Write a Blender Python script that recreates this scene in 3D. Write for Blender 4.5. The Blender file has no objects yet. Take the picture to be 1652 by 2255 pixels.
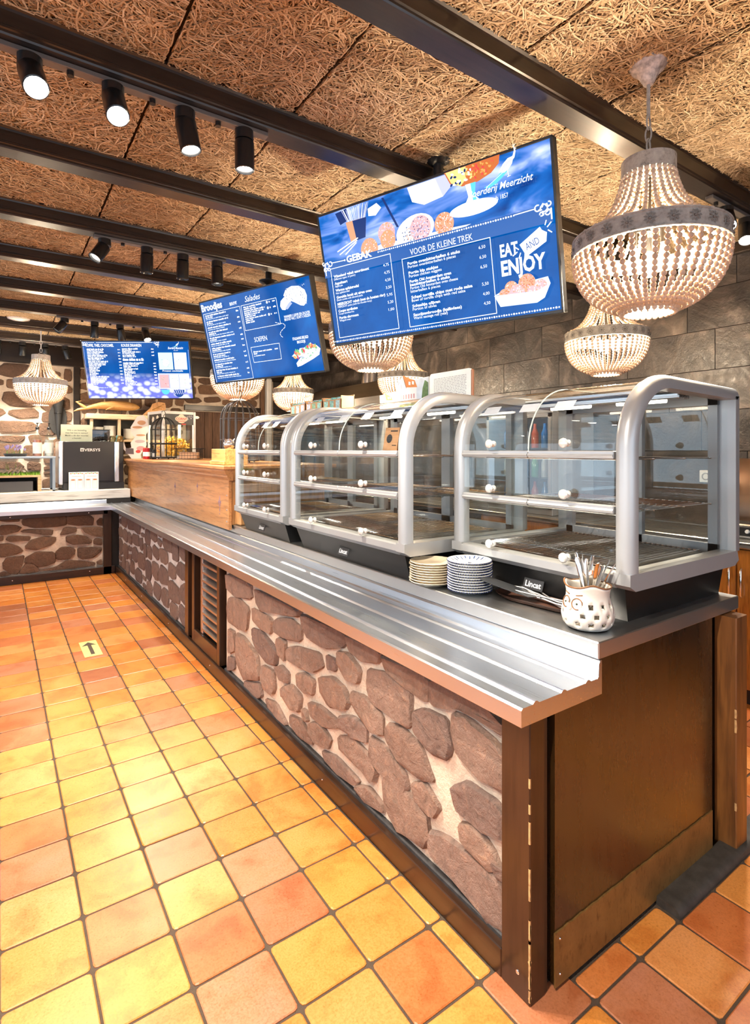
import bpy, bmesh, math, random
from mathutils import Vector, Matrix
rnd = random.Random(7)
PI = math.pi
scene = bpy.context.scene
COL = scene.collection

# ------------------------------------------------------------------ camera, world, exposure
FPX, HORIZON = 1207.3, 990.0
cam_data = bpy.data.cameras.new('camera')
cam = bpy.data.objects.new('camera', cam_data)
COL.objects.link(cam)
cam.location = (0, 0, 1.45)
cam.rotation_euler = (PI / 2, 0, -math.radians(34.54))
cam_data.sensor_fit = 'VERTICAL'
cam_data.sensor_height = 36.0
cam_data.lens = FPX * 36.0 / 2255.0
cam_data.shift_y = -(2255 / 2 - HORIZON) / 2255.0
cam_data.clip_start = 0.02
scene.camera = cam

world = bpy.data.worlds.new('world')
scene.world = world
world.use_nodes = True
wbg = world.node_tree.nodes['Background']
wbg.inputs[0].default_value = (0.68, 0.83, 1.0, 1)
wbg.inputs[1].default_value = 2.3

vs = scene.view_settings
vs.view_transform = 'Standard'
vs.look = 'None'
vs.gamma = 1.0
vs.use_curve_mapping = False
vs.exposure = 0.66
SPOT_W, SPOT_WARM = 80.0, (1.0, 0.90, 0.76)
CHAND_W, CHAND_WARM = 68.0, (1.0, 0.80, 0.56)
scene.cycles.max_bounces = 5
scene.cycles.diffuse_bounces = 3
scene.cycles.glossy_bounces = 3
scene.cycles.transparent_max_bounces = 20
scene.cycles.use_adaptive_sampling = True
scene.cycles.adaptive_threshold = 0.03
scene.cycles.caustics_reflective = False
scene.cycles.caustics_refractive = False
scene.cycles.sample_clamp_indirect = 6.0

# ------------------------------------------------------------------ mesh helpers
class MB:
    """collects shapes; build() links them as one mesh object"""
    def __init__(s): s.v = []; s.f = []; s.m = []
    def add(s, vs_, fs, mi=0):
        o = len(s.v); s.v += [tuple(p) for p in vs_]
        s.f += [tuple(i + o for i in f) for f in fs]; s.m += [mi] * len(fs); return s
    def quad(s, a, b, c, d, mi=0): return s.add((a, b, c, d), ((0, 1, 2, 3),), mi)
    def box(s, x0, x1, y0, y1, z0, z1, bev=0.0, mi=0):
        if bev <= 0:
            V = [(x, y, z) for z in (z0, z1) for y in (y0, y1) for x in (x0, x1)]
            return s.add(V, ((0, 2, 3, 1), (4, 5, 7, 6), (0, 1, 5, 4), (2, 6, 7, 3), (0, 4, 6, 2), (1, 3, 7, 5)), mi)
        b = min(bev, (x1 - x0) * .45, (y1 - y0) * .45, (z1 - z0) * .45)
        V, idx = [], {}
        for i, (X, sx) in enumerate(((x0, 1), (x1, -1))):
            for j, (Y, sy) in enumerate(((y0, 1), (y1, -1))):
                for k, (Z, sz) in enumerate(((z0, 1), (z1, -1))):
                    for a in range(3):
                        idx[i, j, k, a] = len(V)
                        V.append((X if a == 0 else X + sx * b, Y if a == 1 else Y + sy * b, Z if a == 2 else Z + sz * b))
        F = []
        for i in (0, 1): F.append([idx[i, j, k, 0] for j, k in ((0, 0), (1, 0), (1, 1), (0, 1))][::1 if i else -1])
        for j in (0, 1): F.append([idx[i, j, k, 1] for i, k in ((0, 0), (0, 1), (1, 1), (1, 0))][::1 if j else -1])
        for k in (0, 1): F.append([idx[i, j, k, 2] for i, j in ((0, 0), (1, 0), (1, 1), (0, 1))][::1 if k else -1])
        for j in (0, 1):
            for k in (0, 1): F.append([idx[0, j, k, 1], idx[1, j, k, 1], idx[1, j, k, 2], idx[0, j, k, 2]])
        for i in (0, 1):
            for k in (0, 1): F.append([idx[i, 0, k, 0], idx[i, 1, k, 0], idx[i, 1, k, 2], idx[i, 0, k, 2]])
        for i in (0, 1):
            for j in (0, 1): F.append([idx[i, j, 0, 0], idx[i, j, 1, 0], idx[i, j, 1, 1], idx[i, j, 0, 1]])
        for i in (0, 1):
            for j in (0, 1):
                for k in (0, 1): F.append([idx[i, j, k, 0], idx[i, j, k, 1], idx[i, j, k, 2]])
        return s.add(V, F, mi)
    def prism(s, poly, h0, h1, axis='z', mi=0):
        """polygon extruded along an axis; poly in the two other axes (x: y,z  y: x,z  z: x,y)"""
        def mk(a, b, h): return {'x': (h, a, b), 'y': (a, h, b), 'z': (a, b, h)}[axis]
        n = len(poly)
        V = [mk(a, b, h0) for a, b in poly] + [mk(a, b, h1) for a, b in poly]
        F = [tuple(range(n))[::-1], tuple(range(n, 2 * n))] + [(i, (i + 1) % n, n + (i + 1) % n, n + i) for i in range(n)]
        return s.add(V, F, mi)
    def lathe(s, prof, seg=24, c=(0, 0, 0), mi=0, a0=0.0):
        V, F = [], []
        n = len(prof)
        for i in range(seg):
            a = a0 + 2 * PI * i / seg
            for r, z in prof: V.append((c[0] + r * math.cos(a), c[1] + r * math.sin(a), c[2] + z))
        for i in range(seg):
            j = (i + 1) % seg
            for k in range(n - 1):
                if prof[k][0] < 1e-6 and prof[k + 1][0] < 1e-6: continue
                F.append((i * n + k, j * n + k, j * n + k + 1, i * n + k + 1))
        return s.add(V, F, mi)
    def tube(s, pts, r, seg=6, mi=0, cap=True, closed=False):
        pts = [Vector(p) for p in pts]; n = len(pts)
        rr = r if isinstance(r, (list, tuple)) else [r] * n
        V, F = [], []
        up = None
        for i, p in enumerate(pts):
            if closed: d = pts[(i + 1) % n] - pts[i - 1]
            else: d = pts[min(i + 1, n - 1)] - pts[max(i - 1, 0)]
            d.normalize()
            if up is None:
                up = Vector((0, 0, 1)) if abs(d.z) < .9 else Vector((1, 0, 0))
            a = d.cross(up)
            if a.length < 1e-4: a = d.orthogonal()
            a.normalize(); b = a.cross(d); up = b
            for k in range(seg):
                t = 2 * PI * k / seg
                V.append(p + a * (rr[i] * math.cos(t)) + b * (rr[i] * math.sin(t)))
        for i in range(n if closed else n - 1):
            j = (i + 1) % n
            for k in range(seg):
                l = (k + 1) % seg
                F.append((i * seg + k, i * seg + l, j * seg + l, j * seg + k))
        if cap and not closed:
            F.append(tuple(range(seg))[::-1]); F.append(tuple(range((n - 1) * seg, n * seg)))
        return s.add(V, F, mi)
    def ball(s, c, r, seg=8, rings=5, mi=0, sz=1.0):
        prof = [(r * math.sin(PI * k / rings), -r * sz * math.cos(PI * k / rings)) for k in range(rings + 1)]
        prof[0] = (0, prof[0][1]); prof[-1] = (0, prof[-1][1])
        V = [(c[0], c[1], c[2] + prof[0][1])]
        for r_, z in prof[1:-1]:
            for i in range(seg): V.append((c[0] + r_ * math.cos(2 * PI * i / seg), c[1] + r_ * math.sin(2 * PI * i / seg), c[2] + z))
        V.append((c[0], c[1], c[2] + prof[-1][1])); e = len(V) - 1
        F = [(0, 1 + (i + 1) % seg, 1 + i) for i in range(seg)]
        for k in range(rings - 2):
            for i in range(seg):
                a, b = 1 + k * seg + i, 1 + k * seg + (i + 1) % seg
                F.append((a, b, b + seg, a + seg))
        F += [(e, 1 + (rings - 2) * seg + i, 1 + (rings - 2) * seg + (i + 1) % seg) for i in range(seg)]
        return s.add(V, F, mi)
    def mesh(s, name, mats, smooth=None):
        me = bpy.data.meshes.new(name)
        me.from_pydata(s.v, [], s.f)
        for m in (mats if isinstance(mats, (list, tuple)) else [mats]): me.materials.append(m)
        if any(s.m): me.polygons.foreach_set('material_index', s.m)
        if smooth is not None:
            me.polygons.foreach_set('use_smooth', [True] * len(me.polygons))
            me.set_sharp_from_angle(angle=math.radians(smooth))
        me.update()
        return me
    def build(s, name, mats, parent=None, smooth=None, world=False):
        if world and parent is not None:
            o = Vector((0, 0, 0)); q = parent
            while q is not None: o += q.location; q = q.parent
            s.v = [(a - o.x, b - o.y, c - o.z) for a, b, c in s.v]
        return link(name, s.mesh(name, mats, smooth), parent)

def link(name, data, parent=None, loc=None):
    o = bpy.data.objects.new(name, data)
    COL.objects.link(o)
    if parent is not None: o.parent = parent
    if loc is not None: o.location = loc
    return o
def tag(o, label=None, cat=None, group=None, kind=None):
    if label: o['label'] = label
    if cat: o['category'] = cat
    if group: o['group'] = group
    if kind: o['kind'] = kind
    return o
def empty(name, loc=(0, 0, 0), rz=0.0):
    o = bpy.data.objects.new(name, None); COL.objects.link(o)
    o.location = loc; o.rotation_euler = (0, 0, rz); o.empty_display_size = .05
    return o
def thing(name, label, cat, loc=(0, 0, 0), rz=0.0, group=None):
    return tag(empty(name, loc, rz), label, cat, group)
def copy_tree(o, parent=None):
    c = o.copy(); COL.objects.link(c); c.parent = parent
    for ch in list(o.children): copy_tree(ch, c)
    return c
def struct(o): o['kind'] = 'structure'; return o

# ------------------------------------------------------------------ material helpers
MATS = {}
class N:
    def __init__(s, name):
        s.m = bpy.data.materials.new(name); s.m.use_nodes = True; s.t = s.m.node_tree
        s.t.nodes.clear(); s.out = s.t.nodes.new('ShaderNodeOutputMaterial')
        s.b = s.t.nodes.new('ShaderNodeBsdfPrincipled'); s.t.links.new(s.b.outputs[0], s.out.inputs[0])
        s.tc = None
    def n(s, typ, **k):
        d = s.t.nodes.new('ShaderNode' + typ)
        for a, b in k.items(): setattr(d, a, b)
        return d
    def l(s, a, b): s.t.links.new(a, b)
    def set(s, **k):
        for a, b in k.items():
            i = s.b.inputs[a.replace('_', ' ')]
            if hasattr(b, 'is_linked') or hasattr(b, 'links'): s.l(b, i)
            else: i.default_value = (*b, 1) if isinstance(b, tuple) and len(b) == 3 else b
        return s
    def co(s, kind='Object', scale=(1, 1, 1), loc=None):
        t = s.n('TexCoord'); mp = s.n('Mapping'); mp.inputs['Scale'].default_value = scale
        s.l(t.outputs[kind], mp.inputs[0])
        if loc is not None:
            ad = s.n('VectorMath', operation='ADD'); s.l(t.outputs[kind], ad.inputs[0]); s.l(loc, ad.inputs[1]); s.l(ad.outputs[0], mp.inputs[0])
        return mp.outputs[0]
    def noise(s, vec, scale=5, detail=4, rough=.55, dist=0):
        d = s.n('TexNoise'); s.l(vec, d.inputs['Vector'])
        d.inputs['Scale'].default_value = scale; d.inputs['Detail'].default_value = detail
        d.inputs['Roughness'].default_value = rough; d.inputs['Distortion'].default_value = dist
        return d.outputs['Fac']
    def ramp(s, fac, stops, interp='LINEAR'):
        d = s.n('ValToRGB'); s.l(fac, d.inputs[0]); e = d.color_ramp.elements; d.color_ramp.interpolation = interp
        while len(e) < len(stops): e.new(.5)
        for q, (p, c) in zip(e, stops): q.position = p; q.color = (*c, 1) if len(c) == 3 else c
        return d.outputs[0]
    def mix(s, fac, a, b, mode='MIX'):
        d = s.n('Mix', data_type='RGBA', blend_type=mode)
        for v, i in ((fac, 0), (a, 6), (b, 7)):
            if hasattr(v, 'links'): s.l(v, d.inputs[i])
            else: d.inputs[i].default_value = (*v, 1) if isinstance(v, tuple) else v
        return d.outputs[2]
    def bump(s, h, strength=.3, dist=.01):
        d = s.n('Bump'); d.inputs['Strength'].default_value = strength; d.inputs['Distance'].default_value = dist
        s.l(h, d.inputs['Height']); s.l(d.outputs[0], s.b.inputs['Normal']); return s
    def objrand(s):
        return s.n('ObjectInfo').outputs['Random']
    def randvec(s, r, k=37.0):
        d = s.n('CombineXYZ'); m = s.n('Math', operation='MULTIPLY'); s.l(r, m.inputs[0]); m.inputs[1].default_value = k
        for i in range(3): s.l(m.outputs[0], d.inputs[i])
        return d.outputs[0]
def plain(name, c, rough=.5, metal=0.0, emis=None, estr=0.0, nz=None, bp=None, coat=0.0, spec=.5, sub=0):
    """one-colour material with a little procedural variation"""
    if name in MATS: return MATS[name]
    k = N(name); k.set(Base_Color=c, Roughness=rough, Metallic=metal); k.b.inputs['Specular IOR Level'].default_value = spec
    if coat: k.b.inputs['Coat Weight'].default_value = coat; k.b.inputs['Coat Roughness'].default_value = .12
    if emis is not None: k.set(Emission_Color=emis); k.b.inputs['Emission Strength'].default_value = estr
    v = None
    if nz or bp: v = k.co()
    if nz:
        f = k.noise(v, nz[0], 4); a = nz[1]
        k.set(Base_Color=k.ramp(f, [(.3, tuple(x * (1 - a) for x in c)), (.7, tuple(min(1, x * (1 + a)) for x in c))]))
    if bp: k.bump(k.noise(v, bp[0], 5), bp[1], .004)
    MATS[name] = k.m
    return k.m
def wood(name, c1, c2, axis='X', rough=.45, scale=1.0, coat=0.0, knots=False):
    if name in MATS: return MATS[name]
    k = N(name)
    st = {'X': (1.2, 14, 14), 'Y': (14, 1.2, 14), 'Z': (14, 14, 1.2)}[axis]
    v = k.co('Object', tuple(x * scale for x in st), k.randvec(k.objrand(), 9.0))
    f = k.noise(v, 1.6, 6, .62, .6)
    g = k.noise(v, 7.0, 3, .5)
    col = k.ramp(f, [(.28, c1), (.5, tuple((a + b) / 2 for a, b in zip(c1, c2))), (.72, c2)])
    dark = k.ramp(g, [(.36, (.45, .42, .4)), (.5, (1, 1, 1))])
    k.set(Base_Color=k.mix(.55, col, dark, 'MULTIPLY'), Roughness=rough)
    if coat: k.b.inputs['Coat Weight'].default_value = coat; k.b.inputs['Coat Roughness'].default_value = .15
    k.bump(f, .15, .003)
    MATS[name] = k.m
    return k.m
def glass(name, tint=(1, 1, 1), refl=1.0, rough=.0):
    if name in MATS: return MATS[name]
    k = N(name); t = k.n('BsdfTransparent'); t.inputs[0].default_value = (*tint, 1)
    g = k.n('BsdfGlossy'); g.inputs['Roughness'].default_value = rough; g.inputs[0].default_value = (1, 1, 1, 1)
    fr = k.n('Fresnel'); ge = k.n('NewGeometry'); mr = k.n('MapRange'); k.l(ge.outputs['Backfacing'], mr.inputs[0])
    mr.inputs[3].default_value = 1.5; mr.inputs[4].default_value = 1 / 1.5; k.l(mr.outputs[0], fr.inputs[0])
    mu = k.n('Math', operation='MULTIPLY'); k.l(fr.outputs[0], mu.inputs[0]); mu.inputs[1].default_value = refl; mu.use_clamp = True
    mx = k.n('MixShader'); k.l(mu.outputs[0], mx.inputs[0]); k.l(t.outputs[0], mx.inputs[1]); k.l(g.outputs[0], mx.inputs[2])
    k.l(mx.outputs[0], k.out.inputs[0]); MATS[name] = k.m
    return k.m
def glow(name, c, s=1.0):
    return plain(name, tuple(min(1, x * .5) for x in c), .35, emis=c, estr=s)

# ---- surface materials
def m_tile():
    k = N('glazed_floor_tile')
    gi = k.n('NewGeometry'); r0 = k.objrand()
    ad = k.n('Math', operation='ADD'); k.l(r0, ad.inputs[0]); k.l(gi.outputs['Random Per Island'], ad.inputs[1])
    fr = k.n('Math', operation='FRACT'); k.l(ad.outputs[0], fr.inputs[0]); r = fr.outputs[0]
    v = k.co('Object', (1, 1, 1), k.randvec(r, 23.0))
    base = k.ramp(r, [(0, (.62, .215, .034)), (.22, (.68, .262, .058)), (.42, (.60, .182, .026)), (.58, (.70, .285, .085)), (.72, (.55, .155, .036)), (.84, (.50, .185, .085)), (.93, (.34, .105, .036)), (1, (.66, .24, .048))])
    cloud = k.noise(v, 6.5, 4, .6, .4)
    blot = k.ramp(cloud, [(.34, (.78, .58, .42)), (.5, (1, 1, 1)), (.68, (1.06, 1.14, 1.4))])
    col = k.mix(.75, base, blot, 'MULTIPLY')
    gr = k.noise(v, 160, 3, .7)
    col = k.mix(.5, col, k.ramp(gr, [(.35, (.72, .66, .6)), (.6, (1.1, 1.1, 1.1))]), 'MULTIPLY')
    k.set(Base_Color=col, Roughness=k.ramp(gr, [(.3, (.26,) * 3), (.7, (.46,) * 3)]))
    k.b.inputs['Specular IOR Level'].default_value = .55
    k.bump(gr, .12, .002)
    return k.m
def m_stone(name='rubble_stone', tint=(1, 1, 1)):
    k = N(name)
    gi = k.n('NewGeometry'); r0 = k.objrand()
    v = k.co('Object', (1, 1, 1), k.randvec(r0, 11.0))
    tn = lambda c: tuple(a * b for a, b in zip(c, tint))
    base = k.ramp(r0, [(0, tn((.36, .225, .165))), (.3, tn((.46, .30, .22))), (.55, tn((.31, .205, .165))), (.8, tn((.50, .325, .235))), (1, tn((.40, .27, .215)))])
    f = k.noise(v, 17, 8, .72, 1.4)
    col = k.mix(.8, base, k.ramp(f, [(.26, (.36, .33, .34)), (.42, (.85, .83, .83)), (.56, (1.05, 1, 1)), (.74, (1.6, 1.4, 1.15))]), 'MULTIPLY')
    g = k.noise(v, 70, 5, .7)
    k.set(Base_Color=col, Roughness=.82)
    mx = k.n('Math', operation='MULTIPLY_ADD'); k.l(g, mx.inputs[0]); mx.inputs[1].default_value = .6; k.l(f, mx.inputs[2])
    k.bump(mx.outputs[0], 1.0, .035)
    return k.m
def m_mortar(name='mortar', c=(.66, .53, .41)):
    k = N(name); v = k.co()
    f = k.noise(v, 60, 6, .7); g = k.noise(v, 7, 4)
    k.set(Base_Color=k.mix(.5, k.ramp(g, [(.3, tuple(x * .8 for x in c)), (.7, tuple(x * 1.2 for x in c))]), k.ramp(f, [(.3, (.75,) * 3), (.7, (1.15,) * 3)]), 'MULTIPLY'), Roughness=.9)
    k.bump(f, .8, .01)
    return k.m
def m_steel(name, axis='Y', rough=.24, c=(.62, .62, .63), nz=.10):
    k = N(name)
    st = {'X': (.6, 60, 60), 'Y': (60, .6, 60), 'Z': (60, 60, .6)}[axis]
    v = k.co('Object', st); f = k.noise(v, 3.0, 4, .6)
    s = k.noise(k.co(), 3.0, 4)
    k.set(Base_Color=k.mix(.25, c, k.ramp(s, [(.3, (.8, .8, .8)), (.7, (1.05, 1.05, 1.05))]), 'MULTIPLY'), Metallic=1.0,
          Roughness=k.ramp(f, [(.3, (max(.04, rough - nz),) * 3), (.7, (rough + nz,) * 3)]))
    k.bump(f, .008, .001)
    return k.m
def m_slate():
    k = N('slate_wall_tile'); r = k.objrand()
    v = k.co('Object', (1, 1, 1), k.randvec(r, 31.0))
    f = k.noise(v, 3.2, 7, .62, 1.2); g = k.noise(v, 26, 5, .65, .4)
    base = k.ramp(f, [(.32, (.010, .0085, .008)), (.48, (.032, .026, .023)), (.60, (.070, .056, .048)), (.76, (.19, .155, .13))])
    tint = k.ramp(r, [(0, (.75, .75, .78)), (.5, (1, 1, 1)), (1, (1.25, 1.2, 1.12))])
    k.set(Base_Color=k.mix(1.0, base, tint, 'MULTIPLY'), Roughness=k.ramp(g, [(.3, (.32,) * 3), (.7, (.6,) * 3)]))
    mx = k.n('Math', operation='MULTIPLY_ADD'); k.l(g, mx.inputs[0]); mx.inputs[1].default_value = .35; k.l(f, mx.inputs[2])
    k.bump(mx.outputs[0], .5, .02)
    return k.m
def m_strand():
    k = N('wood_wool_strand'); r = k.n('NewGeometry').outputs['Random Per Island']
    col = k.ramp(r, [(0, (.28, .195, .105)), (.35, (.52, .375, .22)), (.7, (.68, .52, .335)), (1, (.80, .66, .46))])
    v = k.co(); f = k.noise(v, 2.5, 3)
    k.set(Base_Color=k.mix(.6, col, k.ramp(f, [(.3, (.7, .66, .6)), (.7, (1.15, 1.12, 1.1))]), 'MULTIPLY'), Roughness=.85)
    return k.m
TILE, STONE, MORTAR = m_tile(), m_stone(), m_mortar()
STEEL_Y, STEEL_X, STEEL_P = m_steel('brushed_steel_along_counter', 'Y'), m_steel('brushed_steel_across', 'X'), m_steel('polished_steel', 'Z', .12, (.72, .72, .72), .05)
STONE_W = m_stone('brown_wall_stone', (.62, .56, .46))
STONE_M = m_stone('mauve_stone', (.62, .62, .66))
SLATE, STRAND = m_slate(), m_strand()
BEAM = wood('dark_stained_beam', (.008, .005, .004), (.026, .015, .010), 'X', .34, .8, .12)
DBROWN = wood('dark_brown_painted_wood', (.018, .0075, .0036), (.042, .0175, .0080), 'Z', .30, .6, .3)
DBROWN_Y = wood('dark_brown_plinth_wood', (.018, .0075, .0036), (.045, .019, .0085), 'Y', .30, .6, .3)
PINE = wood('honey_pine', (.44, .178, .058), (.60, .285, .110), 'Y', .40, .7, .2)
PINE_Z = wood('honey_pine_upright', (.42, .19, .06), (.62, .31, .12), 'Z', .40, .8, .2)
ALU = plain('silver_grey_frame', (.40, .405, .41), .34, .40, nz=(4, .05))
BLACK = plain('black_satin', (.012, .012, .013), .38, nz=(20, .2), bp=(180, .05))
BLACKM = plain('matt_black', (.010, .010, .010), .6, nz=(20, .2))
WIRE = plain('black_iron_wire', (.015, .014, .014), .45, .6, nz=(20, .2))
CHROME = plain('bright_chrome', (.78, .78, .78), .08, 1.0)
WHITE = plain('white_plastic', (.80, .80, .78), .4, nz=(8, .04))
GLASS = glass('clear_glass', (.97, .985, .98), 1.0)
GLASSB = glass('bottle_glass', (.92, .96, .95), 1.3)
PAPER = plain('white_paper', (.80, .80, .77), .7, nz=(30, .04))
INK = plain('black_ink', (.02, .02, .02), .6)
NEAR_STONES = [[(3.317,0.686),(2.933,0.697),(2.919,0.613),(3.148,0.579),(3.300,0.587)],
[(3.265,0.541),(3.116,0.569),(2.962,0.548),(2.992,0.419),(3.148,0.388),(3.300,0.395),(3.317,0.475)],
[(2.862,0.679),(2.326,0.701),(2.326,0.664),(2.543,0.624),(2.780,0.581),(2.848,0.618)],
[(2.919,0.564),(2.639,0.575),(2.651,0.491),(2.793,0.483),(2.904,0.497)],
[(2.579,0.591),(2.431,0.628),(2.305,0.615),(2.316,0.553),(2.475,0.521),(2.602,0.525)],
[(2.295,0.685),(1.919,0.695),(1.934,0.634),(2.082,0.590),(2.227,0.591),(2.286,0.629)],
[(2.904,0.453),(2.767,0.470),(2.579,0.432),(2.590,0.354),(2.689,0.332),(2.834,0.355),(2.904,0.410)],
[(2.567,0.500),(2.475,0.507),(2.486,0.402),(2.555,0.410),(2.586,0.450)],
[(2.453,0.475),(2.346,0.516),(2.135,0.549),(2.108,0.497),(2.190,0.449),(2.346,0.429),(2.453,0.423)],
[(3.148,0.353),(3.022,0.366),(2.834,0.323),(2.807,0.215),(3.022,0.125),(3.132,0.185),(3.155,0.259)],
[(3.282,0.352),(3.181,0.356),(3.164,0.256),(3.282,0.196)],
[(3.282,0.184),(3.181,0.204),(3.181,0.134),(3.300,0.071)],
[(2.073,0.564),(1.990,0.569),(1.990,0.520),(2.056,0.506)],
[(1.974,0.606),(1.888,0.625),(1.801,0.590),(1.815,0.532),(1.888,0.514),(1.966,0.552)],
[(1.911,0.689),(1.655,0.700),(1.680,0.652),(1.801,0.625),(1.888,0.640)],
[(2.602,0.335),(2.520,0.372),(2.442,0.359),(2.442,0.307),(2.543,0.296)],
[(2.346,0.387),(2.266,0.419),(2.180,0.413),(2.190,0.344),(2.276,0.325),(2.336,0.340)],
[(2.767,0.292),(2.615,0.311),(2.602,0.226),(2.627,0.187),(2.740,0.176),(2.780,0.225)],
[(2.520,0.265),(2.409,0.314),(2.305,0.296),(2.326,0.215),(2.420,0.197),(2.509,0.221)],
[(2.135,0.441),(2.014,0.487),(1.919,0.472),(1.881,0.431),(1.911,0.387),(2.048,0.350),(2.117,0.383)],
[(1.746,0.609),(1.642,0.629),(1.524,0.621),(1.480,0.603),(1.491,0.492),(1.582,0.482),(1.719,0.492),(1.753,0.539)],
[(1.655,0.689),(1.387,0.699),(1.397,0.612),(1.502,0.622),(1.630,0.647)],
[(1.377,0.699),(1.117,0.705),(1.050,0.682),(1.050,0.655),(1.124,0.662),(1.274,0.650),(1.367,0.613)],
[(1.866,0.479),(1.773,0.494),(1.655,0.466),(1.655,0.394),(1.733,0.383),(1.830,0.412),(1.873,0.441)],
[(2.227,0.299),(2.117,0.324),(1.982,0.319),(1.966,0.289),(2.082,0.244),(2.208,0.253)],
[(2.295,0.246),(2.256,0.252),(2.237,0.206),(2.286,0.195)],
[(1.966,0.337),(1.859,0.384),(1.759,0.379),(1.759,0.319),(1.873,0.300),(1.950,0.300)],
[(2.218,0.210),(2.135,0.248),(2.031,0.216),(2.056,0.163),(2.153,0.145),(2.218,0.170)],
[(3.022,0.119),(2.793,0.188),(2.767,0.125),(2.834,0.089),(3.022,0.086)],
[(2.727,0.129),(2.590,0.160),(2.453,0.099),(2.567,0.081),(2.689,0.092)],
[(2.420,0.164),(2.305,0.187),(2.199,0.143),(2.208,0.112),(2.326,0.096),(2.420,0.122)],
[(1.618,0.449),(1.536,0.473),(1.427,0.453),(1.367,0.366),(1.427,0.342),(1.547,0.345),(1.624,0.393)],
[(1.464,0.556),(1.407,0.588),(1.301,0.596),(1.278,0.520),(1.292,0.477),(1.377,0.457),(1.459,0.492)],
[(1.265,0.629),(1.196,0.639),(1.087,0.617),(1.049,0.580),(1.049,0.493),(1.140,0.485),(1.247,0.504),(1.269,0.566)],
[(1.974,0.253),(1.859,0.299),(1.733,0.279),(1.687,0.242),(1.706,0.189),(1.801,0.202),(1.950,0.203)],
[(1.733,0.354),(1.642,0.364),(1.524,0.328),(1.497,0.281),(1.524,0.246),(1.655,0.251),(1.733,0.272)],
[(1.480,0.303),(1.407,0.346),(1.329,0.298),(1.367,0.245),(1.459,0.247)],
[(1.642,0.232),(1.570,0.278),(1.397,0.235),(1.382,0.167),(1.417,0.120),(1.536,0.104),(1.630,0.149)],
[(1.274,0.395),(1.204,0.447),(1.087,0.446),(1.049,0.423),(1.049,0.358),(1.156,0.334),(1.256,0.343)],
[(2.099,0.135),(1.982,0.164),(1.815,0.149),(1.830,0.119),(1.950,0.098),(2.082,0.109)],
[(1.837,0.119),(1.733,0.161),(1.655,0.143),(1.642,0.114),(1.746,0.094)],
[(1.237,0.306),(1.176,0.331),(1.106,0.308),(1.072,0.266),(1.123,0.228),(1.223,0.251)],
[(1.383,0.192),(1.303,0.225),(1.167,0.232),(1.049,0.232),(1.049,0.098),(1.123,0.089),(1.272,0.113),(1.378,0.130)],
[(1.106,0.270),(1.049,0.275),(1.049,0.238),(1.089,0.237)]]
FAR_STONES = [[(0.020,0.700),(0.192,0.695),(0.188,0.671),(0.088,0.670),(0.027,0.687)],
[(0.234,0.688),(0.312,0.708),(0.442,0.703),(0.636,0.698),(0.629,0.599),(0.531,0.585),(0.312,0.594),(0.234,0.630),(0.223,0.664)],
[(0.644,0.685),(0.744,0.704),(0.877,0.690),(0.913,0.648),(0.901,0.573),(0.782,0.582),(0.651,0.606)],
[(0.945,0.619),(0.981,0.652),(1.005,0.650),(1.005,0.565),(0.957,0.569)],
[(0.020,0.638),(0.143,0.637),(0.213,0.602),(0.178,0.559),(0.088,0.542),(0.020,0.540)],
[(0.213,0.560),(0.248,0.580),(0.501,0.557),(0.494,0.498),(0.413,0.505),(0.312,0.535),(0.227,0.547)],
[(0.576,0.491),(0.613,0.565),(0.644,0.576),(0.740,0.560),(0.732,0.512),(0.667,0.496)],
[(0.790,0.560),(1.005,0.547),(1.001,0.435),(0.909,0.448),(0.829,0.495)],
[(0.074,0.486),(0.095,0.517),(0.157,0.519),(0.291,0.499),(0.283,0.458),(0.192,0.458),(0.109,0.459)],
[(0.255,0.402),(0.298,0.456),(0.413,0.484),(0.531,0.469),(0.527,0.426),(0.472,0.380),(0.355,0.345),(0.262,0.368)],
[(0.640,0.468),(0.736,0.477),(0.829,0.455),(0.893,0.401),(0.885,0.366),(0.782,0.367),(0.697,0.375),(0.644,0.407)],
[(0.913,0.399),(0.941,0.423),(1.001,0.408),(1.001,0.336),(0.917,0.354)],
[(0.020,0.442),(0.102,0.438),(0.185,0.400),(0.230,0.346),(0.157,0.320),(0.074,0.305),(0.020,0.306)],
[(0.535,0.305),(0.583,0.348),(0.667,0.348),(0.728,0.311),(0.720,0.259),(0.667,0.208),(0.546,0.214)],
[(0.755,0.326),(0.861,0.324),(0.997,0.301),(0.993,0.266),(0.901,0.195),(0.822,0.191),(0.759,0.220)],
[(0.050,0.241),(0.074,0.288),(0.157,0.291),(0.237,0.291),(0.220,0.205),(0.178,0.110),(0.109,0.115),(0.057,0.175)],
[(0.251,0.268),(0.355,0.324),(0.516,0.303),(0.527,0.186),(0.442,0.157),(0.355,0.163),(0.326,0.201),(0.251,0.214)],
[(0.185,0.105),(0.248,0.202),(0.298,0.204),(0.348,0.169),(0.377,0.110),(0.283,0.097)],
[(0.369,0.119),(0.546,0.140),(0.644,0.198),(0.744,0.182),(0.917,0.140),(0.909,0.105),(0.744,0.099),(0.516,0.101)],
[(0.945,0.146),(0.997,0.171),(1.009,0.102),(0.957,0.113)],
[(0.020,0.524),(0.050,0.525),(0.050,0.480),(0.020,0.470)],
[(0.020,0.138),(0.061,0.146),(0.122,0.105),(0.061,0.096),(0.020,0.093)]]
# ------------------------------------------------------------------ the setting
ZC = 2.83                     # ceiling
XW, YW, XL, YB = 4.10, 8.40, -3.5, -3.2   # right wall, far wall, left wall, back wall
# counter footprint used below
PX, PY = 0.2155, 0.2115       # tile pitch
TX0, TY0 = 0.0025, 0.647

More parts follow.
